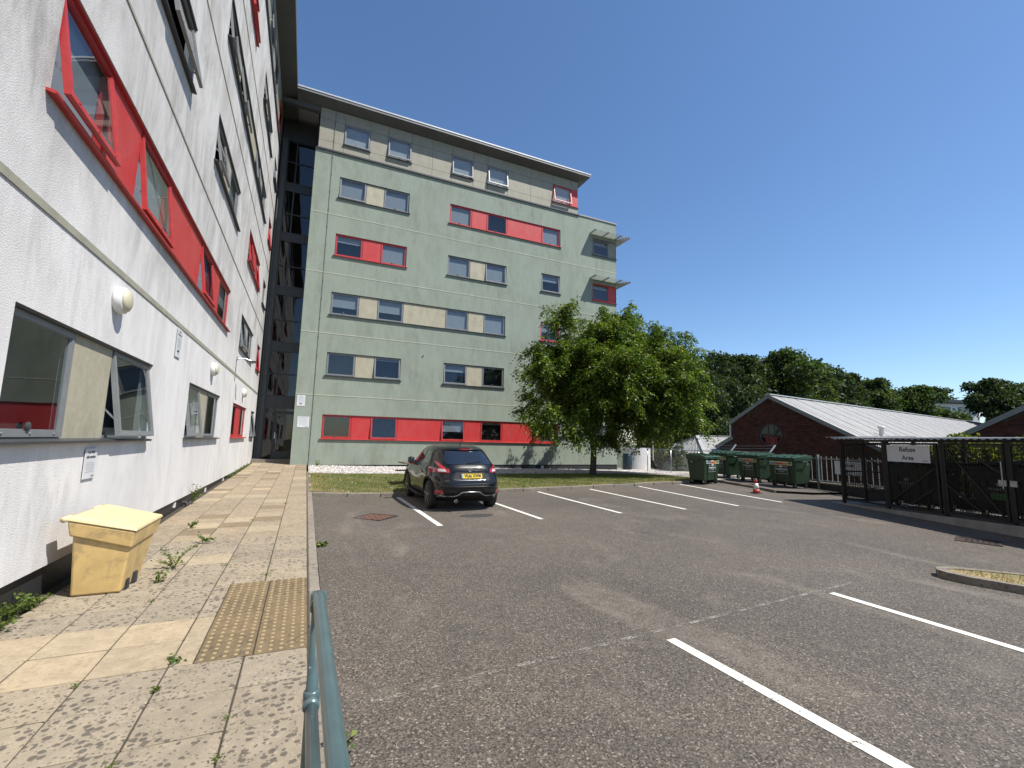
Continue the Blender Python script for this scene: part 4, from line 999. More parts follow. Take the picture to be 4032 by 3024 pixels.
#            z    ymin  ymax   hw    n (squareness)
CS = [(0.235, .30, 3.92, .800, 7), (.33, .10, 4.05, .845, 6), (.45, .02, 4.12, .872, 5.5), (.60, .0, 4.135, .880, 5), (.70, .015, 4.13, .882, 5), (.80, .07, 4.08, .882, 5),
      (.90, .115, 3.98, .876, 4.6), (.98, .14, 3.82, .864, 4.4), (1.03, .165, 3.55, .846, 4.2), (1.08, .205, 3.30, .815, 4.2), (1.16, .29, 3.15, .775, 4.2), (1.26, .41, 2.98, .735, 4.1), (1.36, .54, 2.80, .695, 4.0),
      (1.44, .66, 2.64, .655, 3.8), (1.50, .78, 2.48, .60, 3.4), (1.54, .95, 2.30, .52, 3.0), (1.563, 1.2, 2.1, .38, 2.6), (1.568, 1.5, 1.85, .15, 2.2)]
_cz = np.array([c[0] for c in CS])
def cs_at(z): return [float(np.interp(z, _cz, [c[i] for c in CS])) for i in range(1, 5)]
def haunch(y, z): return .022*math.exp(-((y-.80)/.42)**2-((z-.72)/.18)**2)+.022*math.exp(-((y-3.33)/.45)**2-((z-.72)/.2)**2)-.02*math.exp(-((y-2.05)/.55)**2-((z-.62)/.16)**2)
def rear_y(x, z):
    a, b_, hw, n = cs_at(z); t = min(abs(x)/hw, .9999); return (a+b_)/2-(b_-a)/2*(1-t**n)**(1/n)
def side_x(y, z):
    a, b_, hw, n = cs_at(z); t = min(abs(y-(a+b_)/2)/((b_-a)/2), .9999); return hw*(1-t**n)**(1/n)+haunch(y, z)
NA = 96; V = []; F = []
zl = []
for (z0, *_), (z1, *_) in zip(CS, CS[1:]):
    m = 3 if z1-z0 > .05 else 2
    zl += [z0+(z1-z0)*k/m for k in range(m)]
zl.append(CS[-1][0])
for z in zl:
    a, b_, hw, n = cs_at(z)
    for k in range(NA):
        q = 2*math.pi*k/NA; cx, cy = math.cos(q), math.sin(q); rr = (abs(cx)**n+abs(cy)**n)**(-1/n)
        x = hw*rr*cx; y = (a+b_)/2+(b_-a)/2*rr*cy; x += math.copysign(haunch(y, z), x)*min(1, abs(x)/(.8*hw)); V.append((x, y, z))
for i in range(len(zl)-1):
    for k in range(NA): F.append((i*NA+k, i*NA+(k+1) % NA, (i+1)*NA+(k+1) % NA, (i+1)*NA+k))
F += [tuple(range(NA-1, -1, -1)), tuple((len(zl)-1)*NA+k for k in range(NA))]
body = link('body', pymesh('body', V, F, MAT['car_paint'], True), car)
# wheel arches cut out of the body
AX = (.80, 3.33); WR = .345
cut = MB()
for ya in AX:
    for sx in (-1, 1): cut.lathe([(.405, sx*.50), (.405, sx*1.1)] if sx > 0 else [(.405, -1.1), (.405, -.50)], 28, (0, ya, .36), 'x')
cm = cut.mesh('wheel_well_cut', MAT['car_trim'])
co = bpy.data.objects.new('cutter', cm); C.objects.link(co); co.parent = car
bo = body.modifiers.new('wells', 'BOOLEAN'); bo.operation = 'DIFFERENCE'; bo.object = co; bo.solver = 'EXACT'
bpy.context.view_layer.update()
dg = bpy.context.evaluated_depsgraph_get(); nm = bpy.data.meshes.new_from_object(body.evaluated_get(dg)); body.modifiers.clear(); body.data = nm
bpy.data.objects.remove(co)

def patch(name, fn, corners, mat, off, parent=None, nu=10, nv=6, flip=False):
    """bilinear patch laid on the body surface; corners (u,v) counted around"""
    (a, b_, c, d) = corners; V = []; F = []
    for j in range(nv+1):
        for i in range(nu+1):
            s, t = i/nu, j/nv
            u = (a[0]*(1-s)+b_[0]*s)*(1-t)+(d[0]*(1-s)+c[0]*s)*t; v = (a[1]*(1-s)+b_[1]*s)*(1-t)+(d[1]*(1-s)+c[1]*s)*t
            V.append(fn(u, v, off))
    for j in range(nv):
        for i in range(nu): q = j*(nu+1)+i; F.append((q, q+1, q+nu+2, q+nu+1))
    return link(name, pymesh(name, V, F, mat, True), parent or car)
def onrear(x, z, off):
    e = .012; y = rear_y(x, z); nx = (rear_y(x+e, z)-y)/e if abs(x) < .8 else math.copysign(3, x)*1.0; nz = (rear_y(x, z+e)-y)/e
    nv_ = Vector((nx, -1, nz)).normalized(); return (x+nv_.x*off, y+nv_.y*off, z+nv_.z*off)
def onside(s):
    return lambda y, z, off: (s*(side_x(y, z)+off), y, z)
patch('rear_window', onrear, [(-.60, 1.10), (.60, 1.10), (.50, 1.405), (-.50, 1.405)], MAT['car_glass'], .006, nu=16)
for s in (-1, 1):
    w1 = patch('side_window', onside(s), [(1.02, 1.10), (1.70, 1.085), (1.62, 1.40), (1.18, 1.37)], MAT['car_glass'], .007)
    w2 = patch('side_window', onside(s), [(1.78, 1.085), (2.78, 1.075), (2.30, 1.41), (1.72, 1.41)], MAT['car_glass'], .007)
    # lamps: boomerang lenses wrapping the rear corners
    t1 = patch('tail_lamp', onrear, [(s*.50, .905), (s*.845, .90), (s*.84, 1.0), (s*.52, .985)], MAT['tail_red'], .014)
    patch('lens', onrear, [(s*.57, .925), (s*.73, .925), (s*.72, .985), (s*.60, .98)], MAT['tail_clear'], .020, t1)
    patch('lens', onrear, [(s*.55, .975), (s*.70, .985), (s*.735, 1.14), (s*.715, 1.15)], MAT['tail_red'], .014, t1)
    patch('reflector', onrear, [(s*.64, .42), (s*.80, .42), (s*.79, .50), (s*.66, .50)], MAT['tail_red'], .012)
    patch('bumper_grille', onrear, [(s*.30, .41), (s*.63, .40), (s*.65, .52), (s*.36, .515)], MAT['car_trim'], .010)
    # mirror
    m = MB(); m.lathe([(.03, -.09), (.085, -.07), (.10, .0), (.085, .07), (.03, .09)], 12, (0, 0, 0), 'x'); V = [(x, y*.75, z*.95) for x, y, z in m.V]
    mo = link('door_mirror', pymesh('door_mirror', V, m.F, MAT['car_paint'], True), car, (s*.93, 2.62, 1.10))
    b = MB(); b.box(-.075, .075, -.078, -.070, -.055, .055); b.build('mirror_glass', MAT['car_glass'], mo)
    b = MB(); b.bar((-s*.18, .02, -.03), (0, 0, -.02), .05, .03); b.build('mirror_arm', MAT['car_trim'], mo)
    b = MB(); b.bar((s*(side_x(1.5, .84)+.015), 1.42, .86), (s*(side_x(1.6, .84)+.015), 1.62, .865), .02, .03); b.build('door_handle', MAT['car_paint'], car)
    # sill and arch trims
    b = MB(); b.tube([(s*.855, 1.2, .27), (s*.87, 2.0, .25), (s*.855, 2.92, .27)], .05, 8); b.build('sill_trim', MAT['car_trim'], car, True)
    for ya in AX:
        pts = [(s*(side_x(ya+.41*math.cos(a), max(.3, .36+.41*math.sin(a)))-.008), ya+.41*math.cos(a), .36+.41*math.sin(a)) for a in fr(RAD(-12), RAD(192), 18)]
        b = MB(); b.tube(pts, .034, 6); b.build('arch_trim', MAT['car_trim'], car, True)
        # wheel
        cx = s*.765; wb = MB(); prof = [(.225, -.105), (.30, -.11), (.335, -.095), (WR, -.06), (WR, .06), (.335, .095), (.30, .11), (.225, .105)]
        we = empty('wheel', (cx, ya, WR), 0, car)
        wb.lathe(prof, 32, (0, 0, 0), 'x'); wb.build('tyre', MAT['black_rubber'], we, True)
        b = MB(); b.lathe([(.222, -.09), (.236, -.1), (.236, -.03), (.215, -.03)] if s < 0 else [(.215, .03), (.236, .03), (.236, .1), (.222, .09)], 28, (0, 0, 0), 'x'); b.lathe([(.06, s*.05), (.06, s*.118)] if s > 0 else [(.06, -.118), (.06, -.05)], 14, (0, 0, 0), 'x')
        for k in range(5):
            a = 2*math.pi*k/5+.3
            for da in (-.13, .13): b.bar((s*.108, .05*math.cos(a), .05*math.sin(a)), (s*.109, .225*math.cos(a+da), .225*math.sin(a+da)), .03, .022, (1, 0, 0))
        b.build('rim', MAT['alloy'], we)
# windscreen
def onfront(x, z, off):
    a, b_, hw, n = cs_at(z); t = min(abs(x)/hw, .9999); y = (a+b_)/2+(b_-a)/2*(1-t**n)**(1/n); return (x, y+off*.6, z+off*.8)
patch('windscreen', onfront, [(-.64, 1.10), (.64, 1.10), (.52, 1.43), (-.52, 1.43)], MAT['car_glass'], .007, nu=14)
for s in (-1, 1): patch('headlamp', onfront, [(s*.50, .70), (s*.74, .70), (s*.74, .80), (s*.50, .80)], MAT['tail_clear'], .012)
# spoiler lip, brake lamp, wiper, tailgate lines, trims
b = MB(); pts = [(x, rear_y(x, 1.44)-.035+.10*(abs(x)/.6)**3, 1.452-.02*(abs(x)/.6)**2) for x in fr(-.585, .585, 16)]; b.tube(pts, .022, 6); b.build('roof_spoiler', MAT['car_paint'], car, True)
b = MB(); b.box(-.13, .13, rear_y(0, 1.44)-.062, rear_y(0, 1.44)-.03, 1.443, 1.468); b.build('brake_lamp', MAT['tail_red'], car)
b = MB(); b.bar((-.02, rear_y(0, 1.13)-.02, 1.125), (.30, rear_y(.3, 1.17)-.02, 1.165), .012, .028, (0, -1, 0)); b.lathe([(.03, 0), (.02, -.03)], 8, (-.02, rear_y(0, 1.12), 1.12), 'y'); b.build('wiper', MAT['car_trim'], car)
def rear_line(name, pts, r, mat, off=.006, smooth=True):
    b = MB(); b.tube([onrear(x, z, off) for x, z in pts], r, 6); return b.build(name, mat, car, smooth)
rear_line('tailgate_seam', [(-.60, .70), (-.63, .80), (-.58, .90), (-.52, .99)], .0035, MAT['room'], .001); rear_line('tailgate_seam', [(.60, .70), (.63, .80), (.58, .90), (.52, .99)], .0035, MAT['room'], .001)
rear_line('tailgate_seam', [(x, .695) for x in fr(-.60, .60, 12)], .0035, MAT['room'], .001)
rear_line('crease', [(x, 1.045-.015*(abs(x)/.6)**2) for x in fr(-.60, .60, 12)], .004, MAT['car_paint'], .0)
rear_line('crease', [(x, .96-.05*(abs(x)/.45)**3) for x in fr(-.45, .45, 12)], .010, MAT['car_paint'], .0)
rear_line('chrome_strip', [(x, .735+.012*(abs(x)/.4)**4) for x in fr(-.42, .42, 14)], .010, MAT['chrome'], .004)
rear_line('bumper_crease', [(x, .645) for x in fr(-.72, .72, 18)], .012, MAT['car_paint'], .0)
rear_line('bumper_crease', [(x, .585) for x in fr(-.74, .74, 18)], .012, MAT['car_paint'], .0)
rear_line('bumper_trim', [(-.80, .40), (-.66, .375), (-.40, .365), (-.30, .40), (-.22, .455), (0, .465), (.22, .455), (.30, .40), (.40, .365), (.66, .375), (.80, .40)], .016, MAT['silver_trim'], .006)
patch('plate_recess', onrear, [(-.44, .745), (.44, .745), (.36, .925), (-.36, .925)], MAT['car_trim'], .004, nu=12)
patch('lower_valance', onrear, [(-.62, .26), (.62, .26), (.62, .36), (-.62, .36)], MAT['car_trim'], .006, nu=14)
yp = rear_y(0, .83)-.03; pl = empty('number_plate', (.02, yp, .835), 0, car); pl.rotation_euler = (RAD(-16), 0, 0)
b = MB(); b.box(-.26, .26, -.006, .012, -.0555, .0555); b.build('plate', MAT['plate_yellow'], pl)
b = MB(); b.box(-.258, -.215, -.0075, -.006, -.053, .053); b.build('plate_band', MAT['print_grey'], pl)
me = text_mesh('registration', 'VK66 XWM', .104, MAT['print_black'], 'CENTER', .0012, .0045)
xs_ = [v.co.x for v in me.vertices]; k = .42/(max(xs_)-min(xs_))
for v in me.vertices: v.co.x *= k; v.co.y *= 1.08
link('registration', me, pl, (.018, -.0078, 0), (math.pi/2, 0, 0))
b = MB(); b.tube([(0+.052*math.cos(a), onrear(0, .985, .012)[1]-.0, .985+.046*math.sin(a)) for a in fr(0, 2*math.pi, 20)[:-1]], .008, 6, False, True); b.box(-.066, .066, onrear(0, .985, .012)[1]-.008, onrear(0, .985, .012)[1]+.002, .975, .995); b.build('badge', MAT['chrome'], car)
link('lettering', text_mesh('lettering', 'JUKE', .05, MAT['chrome'], 'LEFT', .002), car, onrear(-.62, .715, .02), (math.pi/2, 0, -.22))
b = MB(); b.tube([(-.36, .02, .255), (-.36, .16, .255)], .042, 14); b.build('exhaust', MAT['chrome'], car, True); b = MB(); b.lathe([(.036, .018), (.036, .05)], 14, (-.36, 0, .255), 'y'); b.build('exhaust_bore', MAT['room'], car)
b = MB(); b.box(-.70, .70, .35, 3.9, .19, .26); b.build('underbody', MAT['car_trim'], car)
b = MB(); b.tube([(.0, 1.05, 1.54), (.0, .98, 1.60), (.0, .83, 1.74)], [.016, .006, .003], 6); b.build('aerial', MAT['car_trim'], car)

# ------------------------------------------------------------------ lawn tree: feathery leaves on drooping sprays
MAT['tree_leaf'] = leaf_mat('tree_leaflets', [(0, (0.026, 0.050, 0.009)), (.35, (0.050, 0.090, 0.013)), (.75, (0.095, 0.148, 0.020)), (.95, (0.17, 0.22, 0.034)), (1, (0.32, 0.30, 0.06))], .42, .38)
def sprays(name, P, D, rl, ls, mat, seed, pairs=4):
    rs = np.random.RandomState(seed); n = len(P); D = D/np.linalg.norm(D, axis=1, keepdims=True); L = rl*rs.uniform(.6, 1.25, n)
    up_ = np.array([0, 0, 1.]); S = np.cross(D, up_)+rs.normal(0, .25, (n, 3)); S /= np.maximum(np.linalg.norm(S, axis=1, keepdims=True), 1e-6)
    out = []
    for k in range(pairs*2+1):
        t = (k//2+.6)/(pairs+.3); sd = 1 if k % 2 else -1
        base = P+D*(L*t)[:, None]-up_*(L*t*t*.35)[:, None]
        dirv = (D*.5+S*sd) if k < pairs*2 else D
        dirv = dirv+rs.normal(0, .22, (n, 3))-up_*.25; dirv /= np.linalg.norm(dirv, axis=1, keepdims=True)
        wv = np.cross(dirv, rs.normal(size=(n, 3))*.7+up_); wv /= np.maximum(np.linalg.norm(wv, axis=1, keepdims=True), 1e-6)
        s = (ls*rs.uniform(.7, 1.25, n))[:, None]; q = np.zeros((n, 4, 3)); q[:, 0] = base; q[:, 1] = base+dirv*s*.5+wv*s*.27; q[:, 2] = base+dirv*s; q[:, 3] = base+dirv*s*.5-wv*s*.27; out.append(q)
    V = np.concatenate(out).reshape(-1, 3); return npmesh(name, V, np.arange(len(V)).reshape(-1, 4), mat)
def lobes_points(lobes, per, rs, shell=.55):
    P = []; O = []
    for x, y, z, r, *sq in lobes:
        n = int(per*r*r); d = rs.normal(size=(n, 3)); d /= np.linalg.norm(d, axis=1, keepdims=True); rad = r*(shell+(1-shell)*rs.rand(n)**.6)*(1+.22*rs.normal(size=n)*.6)
        q = np.array([1, 1, (sq[0] if sq else .8)]); P.append(np.array([x, y, z])+d*rad[:, None]*q); O.append(d)
    return np.concatenate(P), np.concatenate(O)
tx, ty = 12.08, 17.65; tz = verge_z(tx, ty)
tree = empty('lawn_tree', (tx, ty, tz)); tag(tree, 'broad leafy green tree with dark leaning trunk on the lawn before the green building', 'tree')
L_ = [(13.2, 17.6, 5.3, 2.3), (11.2, 17.4, 5.5, 1.8), (15.0, 17.3, 5.6, 2.1), (13.1, 17.7, 7.0, 1.5), (10.1, 17.4, 7.35, .85), (14.0, 17.9, 7.95, 1.05), (16.2, 17.8, 7.0, 1.15), (9.2, 17.2, 4.9, 1.0), (9.2, 17.1, 3.05, 1.0),
      (11.1, 16.9, 3.3, 1.45), (13.6, 16.6, 3.5, 1.7), (15.8, 16.8, 3.4, 1.7), (16.9, 17.8, 5.0, 1.0), (15.0, 16.2, 3.0, .95), (10.4, 16.6, 1.95, .6), (13.2, 17.9, 2.1, .7), (16.4, 17.8, 3.7, 1.0), (12.0, 15.6, 4.8, 1.4), (14.6, 15.4, 4.4, 1.4), (16.9, 17.9, 6.2, .85), (11.6, 19.2, 4.6, 1.5), (14.0, 19.5, 5.0, 1.8), (16.0, 19.2, 4.2, 1.5), (12.2, 18.3, 6.4, 1.1), (8.9, 17.3, 5.6, .55), (8.7, 17.0, 2.6, .5)]
rs = np.random.RandomState(21); Pp = []; Oo = []; twigs = MB()
def branchlets(lobes, per, step):
    for x, y, z, r, *_ in lobes:
        c = np.array([x, y, z])
        for k in range(int(per*r*r)+4):
            d = rs.normal(size=3); d[2] = d[2]*.7+.15; d /= np.linalg.norm(d); L = r*rs.uniform(.45, 1.0) if rs.rand() < .82 else r*rs.uniform(.95, 1.3)
            p = c+d*r*rs.uniform(.1, .45); q = []; v = d.copy(); n = max(4, int(L/step))
            for i in range(n):
                q.append(p.copy()); p = p+v*(L/n); v = v+np.array([0, 0, -.9/n*rs.uniform(.4, 1.5)])+rs.normal(0, .25/n, 3)
            if k % 3 == 0: twigs.tube([tuple(a-np.array([tx, ty, tz])) for a in (q[0], q[len(q)//2], q[-1])], [.012, .008, .003], 3, False)
            for i, a in enumerate(q):
                for _ in range(2):
                    Pp.append(a+rs.normal(0, .07, 3)); Oo.append(v*.5+rs.normal(0, .55, 3)+np.array([0, 0, -.1]))
branchlets(L_, 21, .075); Pp = np.array(Pp); Oo = np.array(Oo)
keep = Pp[:, 2] > np.where(Pp[:, 0] > 13.8, 1.9, 1.2)+.35*rs.rand(len(Pp)); Pp, Oo = Pp[keep], Oo[keep]
Dd = Oo*np.array([1, 1, .6])+np.array([0, 0, -.25])
link('crown', sprays('crown', Pp-np.array([tx, ty, tz]), Dd, .34, .12, MAT['tree_leaf'], 31), tree)
bt = MB(); bt.tube([(0, 0, -.15), (-.01, 0, .1), (.03, 0, .5), (.06, .02, 1.1), (-.02, .02, 1.8), (-.16, 0, 2.4), (-.24, 0, 2.9)], [.21, .165, .14, .13, .125, .12, .11], 12); bt.build('trunk', MAT['bark'], tree, True)
fork = Vector((-.2, 0, 2.6)); bl = MB(); random.seed(2)
for x, y, z, r, *_ in L_:
    e_ = Vector((x-tx, y-ty, z-tz+.1*r)); m1 = fork.lerp(e_, .45)+Vector((random.uniform(-.3, .3), random.uniform(-.3, .3), .35)); bl.tube([fork+Vector((0, 0, random.uniform(-.5, .3))), m1, e_], [.06, .035, .012], 6)
    for k in range(5):
        d_ = Vector((random.gauss(0, 1), random.gauss(0, 1), random.gauss(.2, .6))).normalized()*r*.95; bl.tube([m1.lerp(e_, .5+.1*k), e_+d_*.5, e_+d_], [.016, .01, .004], 4)
bl.V, bl.F = bl.V, bl.F; bl.build('limbs', MAT['bark'], tree); tag(twigs.build('twigs', MAT['bark'], tree), kind='stuff')
# ------------------------------------------------------------------ fence by the bins: chain link, then railings on a low wall
F0 = Vector((19.0, 22.0)); FT = Vector((-.1692, -.9856)); fang = math.atan2(FT.y, FT.x)
cl = empty('chain_link_fence', (F0.x, F0.y, 0), fang); tag(cl, 'galvanised chain link fence with slanted barbed wire arms behind the waste containers', 'fence')
for s_ in (.05, 2.45, 4.85, 7.06, 9.3):
    b = MB(); b.tube([(s_, 0, -.4), (s_, 0, 1.42)], .03, 8); p = b.build('post', MAT['galv'], cl, True)
    if s_ > 2 and s_ != 4.85: b = MB(); b.bar((s_, 0, 1.38), (s_+.06, .30, 1.76), .045, .045); b.build('barbed_wire_arm', MAT['alu'], p)
b = MB(); b.tube([(0, 0, 1.40), (9.35, 0, 1.42)], .022, 8); b.build('top_rail', MAT['galv'], cl, True)
for k in range(3):
    t = .3+.33*k; b = MB(); b.tube([(s_, .3*t-.02*math.sin(s_*1.4), 1.4+.36*t-.05*abs(math.sin(s_*.66))) for s_ in fr(2.4, 9.36, 16)], .004, 4); b.build('barbed_wire', MAT['galv'], cl)
wm = MB(); n = 110
for k in range(-14, n):
    a = k*.085
    for sg in (1, -1):
        x0 = a if sg > 0 else a+1.2; x1 = a+1.2 if sg > 0 else a
        lo, hi = 0.0, 1.0
        xa, za, xb, zb = x0, .12, x1, 1.38
        if min(xa, xb) < 0 or max(xa, xb) > 9.3: continue
        wm.bar((xa, .002*sg, za), (xb, .002*sg, zb), .0026, .0026)
tag(wm.build('wire_mesh', MAT['cable'], cl), kind='stuff')
rl = empty('steel_railing', (F0.x, F0.y, 0), fang); tag(rl, 'galvanised upright steel railing on a low dark wall beside the refuse cage', 'railing')
b = MB(); b.box(9.4, 17.5, -.09, .09, -1.3, .42); b.build('low_wall', MAT['plinth'], rl); b = MB(); b.box(9.4, 17.5, -.12, .12, .421, .465); b.build('coping', MAT['kerb'], rl)
for z in (.52, 1.31): b = MB(); b.box(9.4, 17.5, -.02, .02, z-.025, z+.025); b.build('rail', MAT['galv'], rl)
b = MB(); b.box(-.011, .011, -.011, .011, .47, 1.40); pk = b.mesh('picket', MAT['galv'])
for k in range(40): link('picket', pk, rl, (9.5+k*.2, -.032, 0))
for s_ in (11.62, 14.4, 17.2): b = MB(); b.box(s_-.035, s_+.035, -.13, -.06, -.1, 1.45); b.build('post', MAT['galv'], rl)

# ------------------------------------------------------------------ refuse cage
CA = Vector((14.42, 8.65)); cang = math.atan2(-.953, -.304)
def cg(s_, y): return (CA.x-.304*s_+.953*y, CA.y-.953*s_-.304*y)
cage = empty('refuse_cage', (CA.x, CA.y, 0), cang); tag(cage, 'dark steel mesh refuse cage with corrugated roof on a concrete base', 'cage')
MAT['concrete'] = simple('concrete_base', (0.33, 0.31, 0.28), .85, var=.2, vscale=4, bmp=.2, bscale=50)
MAT['corrugated'] = simple('corrugated_sheet', (0.14, 0.145, 0.145), .5, .4, var=.25, vscale=3)
CE = 10.5
b = MB(); b.add([(0, 0, -.2), (CE, 0, -.2), (CE, 2.6, -.2), (0, 2.6, -.2), (0, 0, .115), (CE, 0, .40), (CE, 2.6, .40), (0, 2.6, .115)], [(3,2,1,0),(4,5,6,7),(0,1,5,4),(1,2,6,5),(2,3,7,6),(3,0,4,7)]); b.build('base_slab', MAT['concrete'], cage)
sz = lambda s_: .115+.285*s_/CE+.012*0
def mesh_panel(parent, x0, x1, z0, z1, y, pitch=.06):
    w = MB(); k = x0+.03
    while k < x1-.02: w.bar((k, y, z0), (k, y, z1), .007, .007); k += pitch
    k = z0+.03
    while k < z1-.02: w.bar((x0, y+.004, k), (x1, y+.004, k), .007, .007); k += pitch
    return tag(w.build('wire_mesh', MAT['black_steel'], parent), kind='stuff')
for s_ in (.36, 1.74, 3.17, 4.47, 5.9, 7.3, 8.7, 10.3):
    b = MB(); b.box(s_-.035, s_+.035, .05, .12, sz(s_), 1.90); b.build('post', MAT['black_steel'], cage)
    b = MB(); b.box(s_-.035, s_+.035, 2.45, 2.52, sz(s_), 1.98); b.build('post', MAT['black_steel'], cage)
b = MB(); b.box(.3, CE, .05, .12, 1.885, 1.945); b.box(.3, CE, 2.45, 2.52, 1.95, 2.01); b.build('roof_beam', MAT['black_steel'], cage)
braces = {0: [], 1: [((.12, .12), (.92, .62)), ((.45, .08), (.88, .32))], 2: [((.06, .93), (.93, .06)), ((.28, .96), (.93, .62)), ((.02, .42), (.66, .04))], 3: [((.08, .06), (.9, .9))]}
for i, (x0, x1) in enumerate(((1.80, 3.11), (3.23, 4.43), (4.51, 5.86), (5.95, 7.26), (7.35, 8.65))):
    z0 = sz(x0)+.07; z1 = 1.87; b = MB(); b.ring(x0, x1, z0, z1, .05, .03, .075); g_ = b.build('gate', MAT['black_steel'], cage)
    for (u0, v0), (u1, v1) in braces[(1, 2, 3, 2, 1)[i]]:
        b = MB(); b.bar((x0+(x1-x0)*u0, .035, z0+(z1-z0)*v0), (x0+(x1-x0)*u1, .035, z0+(z1-z0)*v1), .035, .025, (0, 1, 0)); b.build('brace', MAT['black_steel'], g_)
    mesh_panel(g_, x0+.05, x1-.05, z0+.05, z1-.05, .055)
    if i in (1, 2): b = MB(); b.box(x1-.12 if i == 1 else x0+.0, x1+.02 if i == 1 else x0+.12, .0, .03, 1.0, 1.12); b.tube([(x1-.04, .0, .95), (x1-.04, .0, 1.5)], .012, 6); b.build('bolt', MAT['galv'], g_)
e_ = empty('side_gate', (.36, .12, 0), RAD(62), cage)
b = MB(); b.ring(.0, 1.15, .22, 1.86, .05, -.02, .02); b.box(.05, 1.10, -.015, .015, 1.02, 1.06); b.build('gate_frame', MAT['black_steel'], e_)
b = MB(); b.bar((.05, 0, 1.8), (1.1, 0, 1.08), .03, .025, (0, 1, 0)); b.bar((.05, 0, 1.0), (1.1, 0, .26), .03, .025, (0, 1, 0)); b.build('brace', MAT['black_steel'], e_); mesh_panel(e_, .05, 1.1, .27, 1.81, 0)
for yy in (.8, 1.6):
    b = MB(); b.box(.33, .39, yy-.03, yy+.03, .12, 1.93); b.build('post', MAT['black_steel'], cage)
lf = empty('fixed_panel', (0, 0, 0), 0, cage); b = MB(); b.ring(.40, 1.70, .22, 1.87, .04, .07, .11); b.build('panel_frame', MAT['black_steel'], lf); mesh_panel(lf, .44, 1.66, .26, 1.83, .09)
pb = empty('rear_panel', (0, 2.5, 0), 0, cage); mesh_panel(pb, .4, CE-.2, .2, 1.95, 0, .1)
# corrugated roof
V = []; Fq = []; NX = 420
for i in range(NX+1):
    s_ = .05+(CE-.0)*i/NX; wv = .018*math.sin(s_*2*math.pi/.076*.5*1.0); sag = .02*math.sin(s_*1.3)
    for yy, zz in ((-.13, 1.955), (1.2, 2.0), (2.75, 2.05)): V.append((s_, yy, zz+wv+sag*.4+(.05 if s_ < .3 else 0)))
for i in range(NX):
    for j in range(2): Fq.append((i*3+j, i*3+j+1, i*3+j+4, i*3+j+3))
ro = link('corrugated_roof', pymesh('corrugated_roof', V, Fq, MAT['corrugated'], True), cage); so = ro.modifiers.new('thick', 'SOLIDIFY'); so.thickness = .004
def board(loc, rz, w, h, label, lines, size):
    e = empty('sign_board', loc, rz); tag(e, label, 'sign'); b = MB(); b.box(-w/2, w/2, -.006, 0, -h/2, h/2); b.build('plate', MAT['sign_white'], e); z = size*.62*(len(lines)-1)
    for t in lines: text_on('lettering', t, size, MAT['print_black'], e, (0, -.0075, z), (math.pi/2, 0, 0), .003); z -= size*1.3
    b = MB(); b.box(w*.32, w*.46, -.0075, -.006, -h*.42, -h*.36); b.build('logo', MAT['print_grey'], e)
x, y = cg(2.42, .02); board((x, y, 1.60), cang-.012, 1.10, .42, 'white Refuse Area sign board fixed on the mesh gate of the cage', ['Refuse', 'Area'], .155)
fx = F0+FT*12.7; board((fx.x-.06, fx.y, 1.03), fang, .95, .45, 'second Refuse Area sign board on the railing, seen through the cage', ['Refuse', 'Area'], .155)
for s_, yy, lb in ((1.55, 1.35, 'black waste container left of the Refuse Area sign inside the cage'), (3.7, 1.3, 'black waste container with small green label inside the cage'), (5.3, 1.35, 'black waste container at the right picture edge inside the cage')):
    x, y = cg(s_, yy); c_ = container((x, y, sz(s_)), cang+RAD(random.uniform(-5, 5)), lb, 'black waste containers inside the cage', True, 1.25, .95, 1.12)
    if s_ == 3.7:
        b = MB(); b.box(-.18, .18, -.485, -.47, .42, .56); b.build('green_label', MAT['st_dkgreen'], c_)

# ------------------------------------------------------------------ brick halls behind
GA = Vector((25.0, 18.2)); GD = Vector((-.143, .99)).normalized(); RD = Vector((GD.y, -GD.x))   # GD along the gable (away), RD along the ridge
MAT['mortar'] = simple('mortar', (0.10, 0.075, 0.065), .95, var=.2, vscale=10)
MAT['brick'] = leaf_mat('red_brick', [(0, (0.045, 0.020, 0.016)), (.3, (0.085, 0.032, 0.024)), (.7, (0.12, 0.048, 0.036)), (1, (0.06, 0.030, 0.027))], .9, 0.0, ALB)
MAT['roof_sheet'] = simple('pale_roof_sheet', (0.36, 0.36, 0.355), .6, .0, var=.18, vscale=.8, stretch=(1, 5, 5))
MAT['barge'] = simple('grey_bargeboard', (0.24, 0.26, 0.26), .6, var=.1)
def brick_field(inside, x0, x1, z0, z1, skip=None):
    V = []; Fq = []; row = 0; z = z0
    while z < z1:
        x = x0-(.1125 if row % 2 else 0)
        while x < x1:
            a, b_ = x+.005, x+.22
            if inside((a+b_)/2, z+.0375) and not (skip and skip((a+b_)/2, z+.0375)):
                k = len(V); d = -.008-.004*((row*7+int(x*9)) % 3); zz0, zz1 = z+.005, z+.07
                V += [(a, d, zz0), (b_, d, zz0), (b_, d, zz1), (a, d, zz1), (a, 0, zz0), (b_, 0, zz0), (b_, 0, zz1), (a, 0, zz1)]
                Fq += [(k, k+1, k+2, k+3), (k+3, k+2, k+6, k+7), (k, k+4, k+5, k+1), (k, k+3, k+7, k+4), (k+1, k+5, k+6, k+2)]
            x += .225
        z += .075; row += 1
    return V, Fq
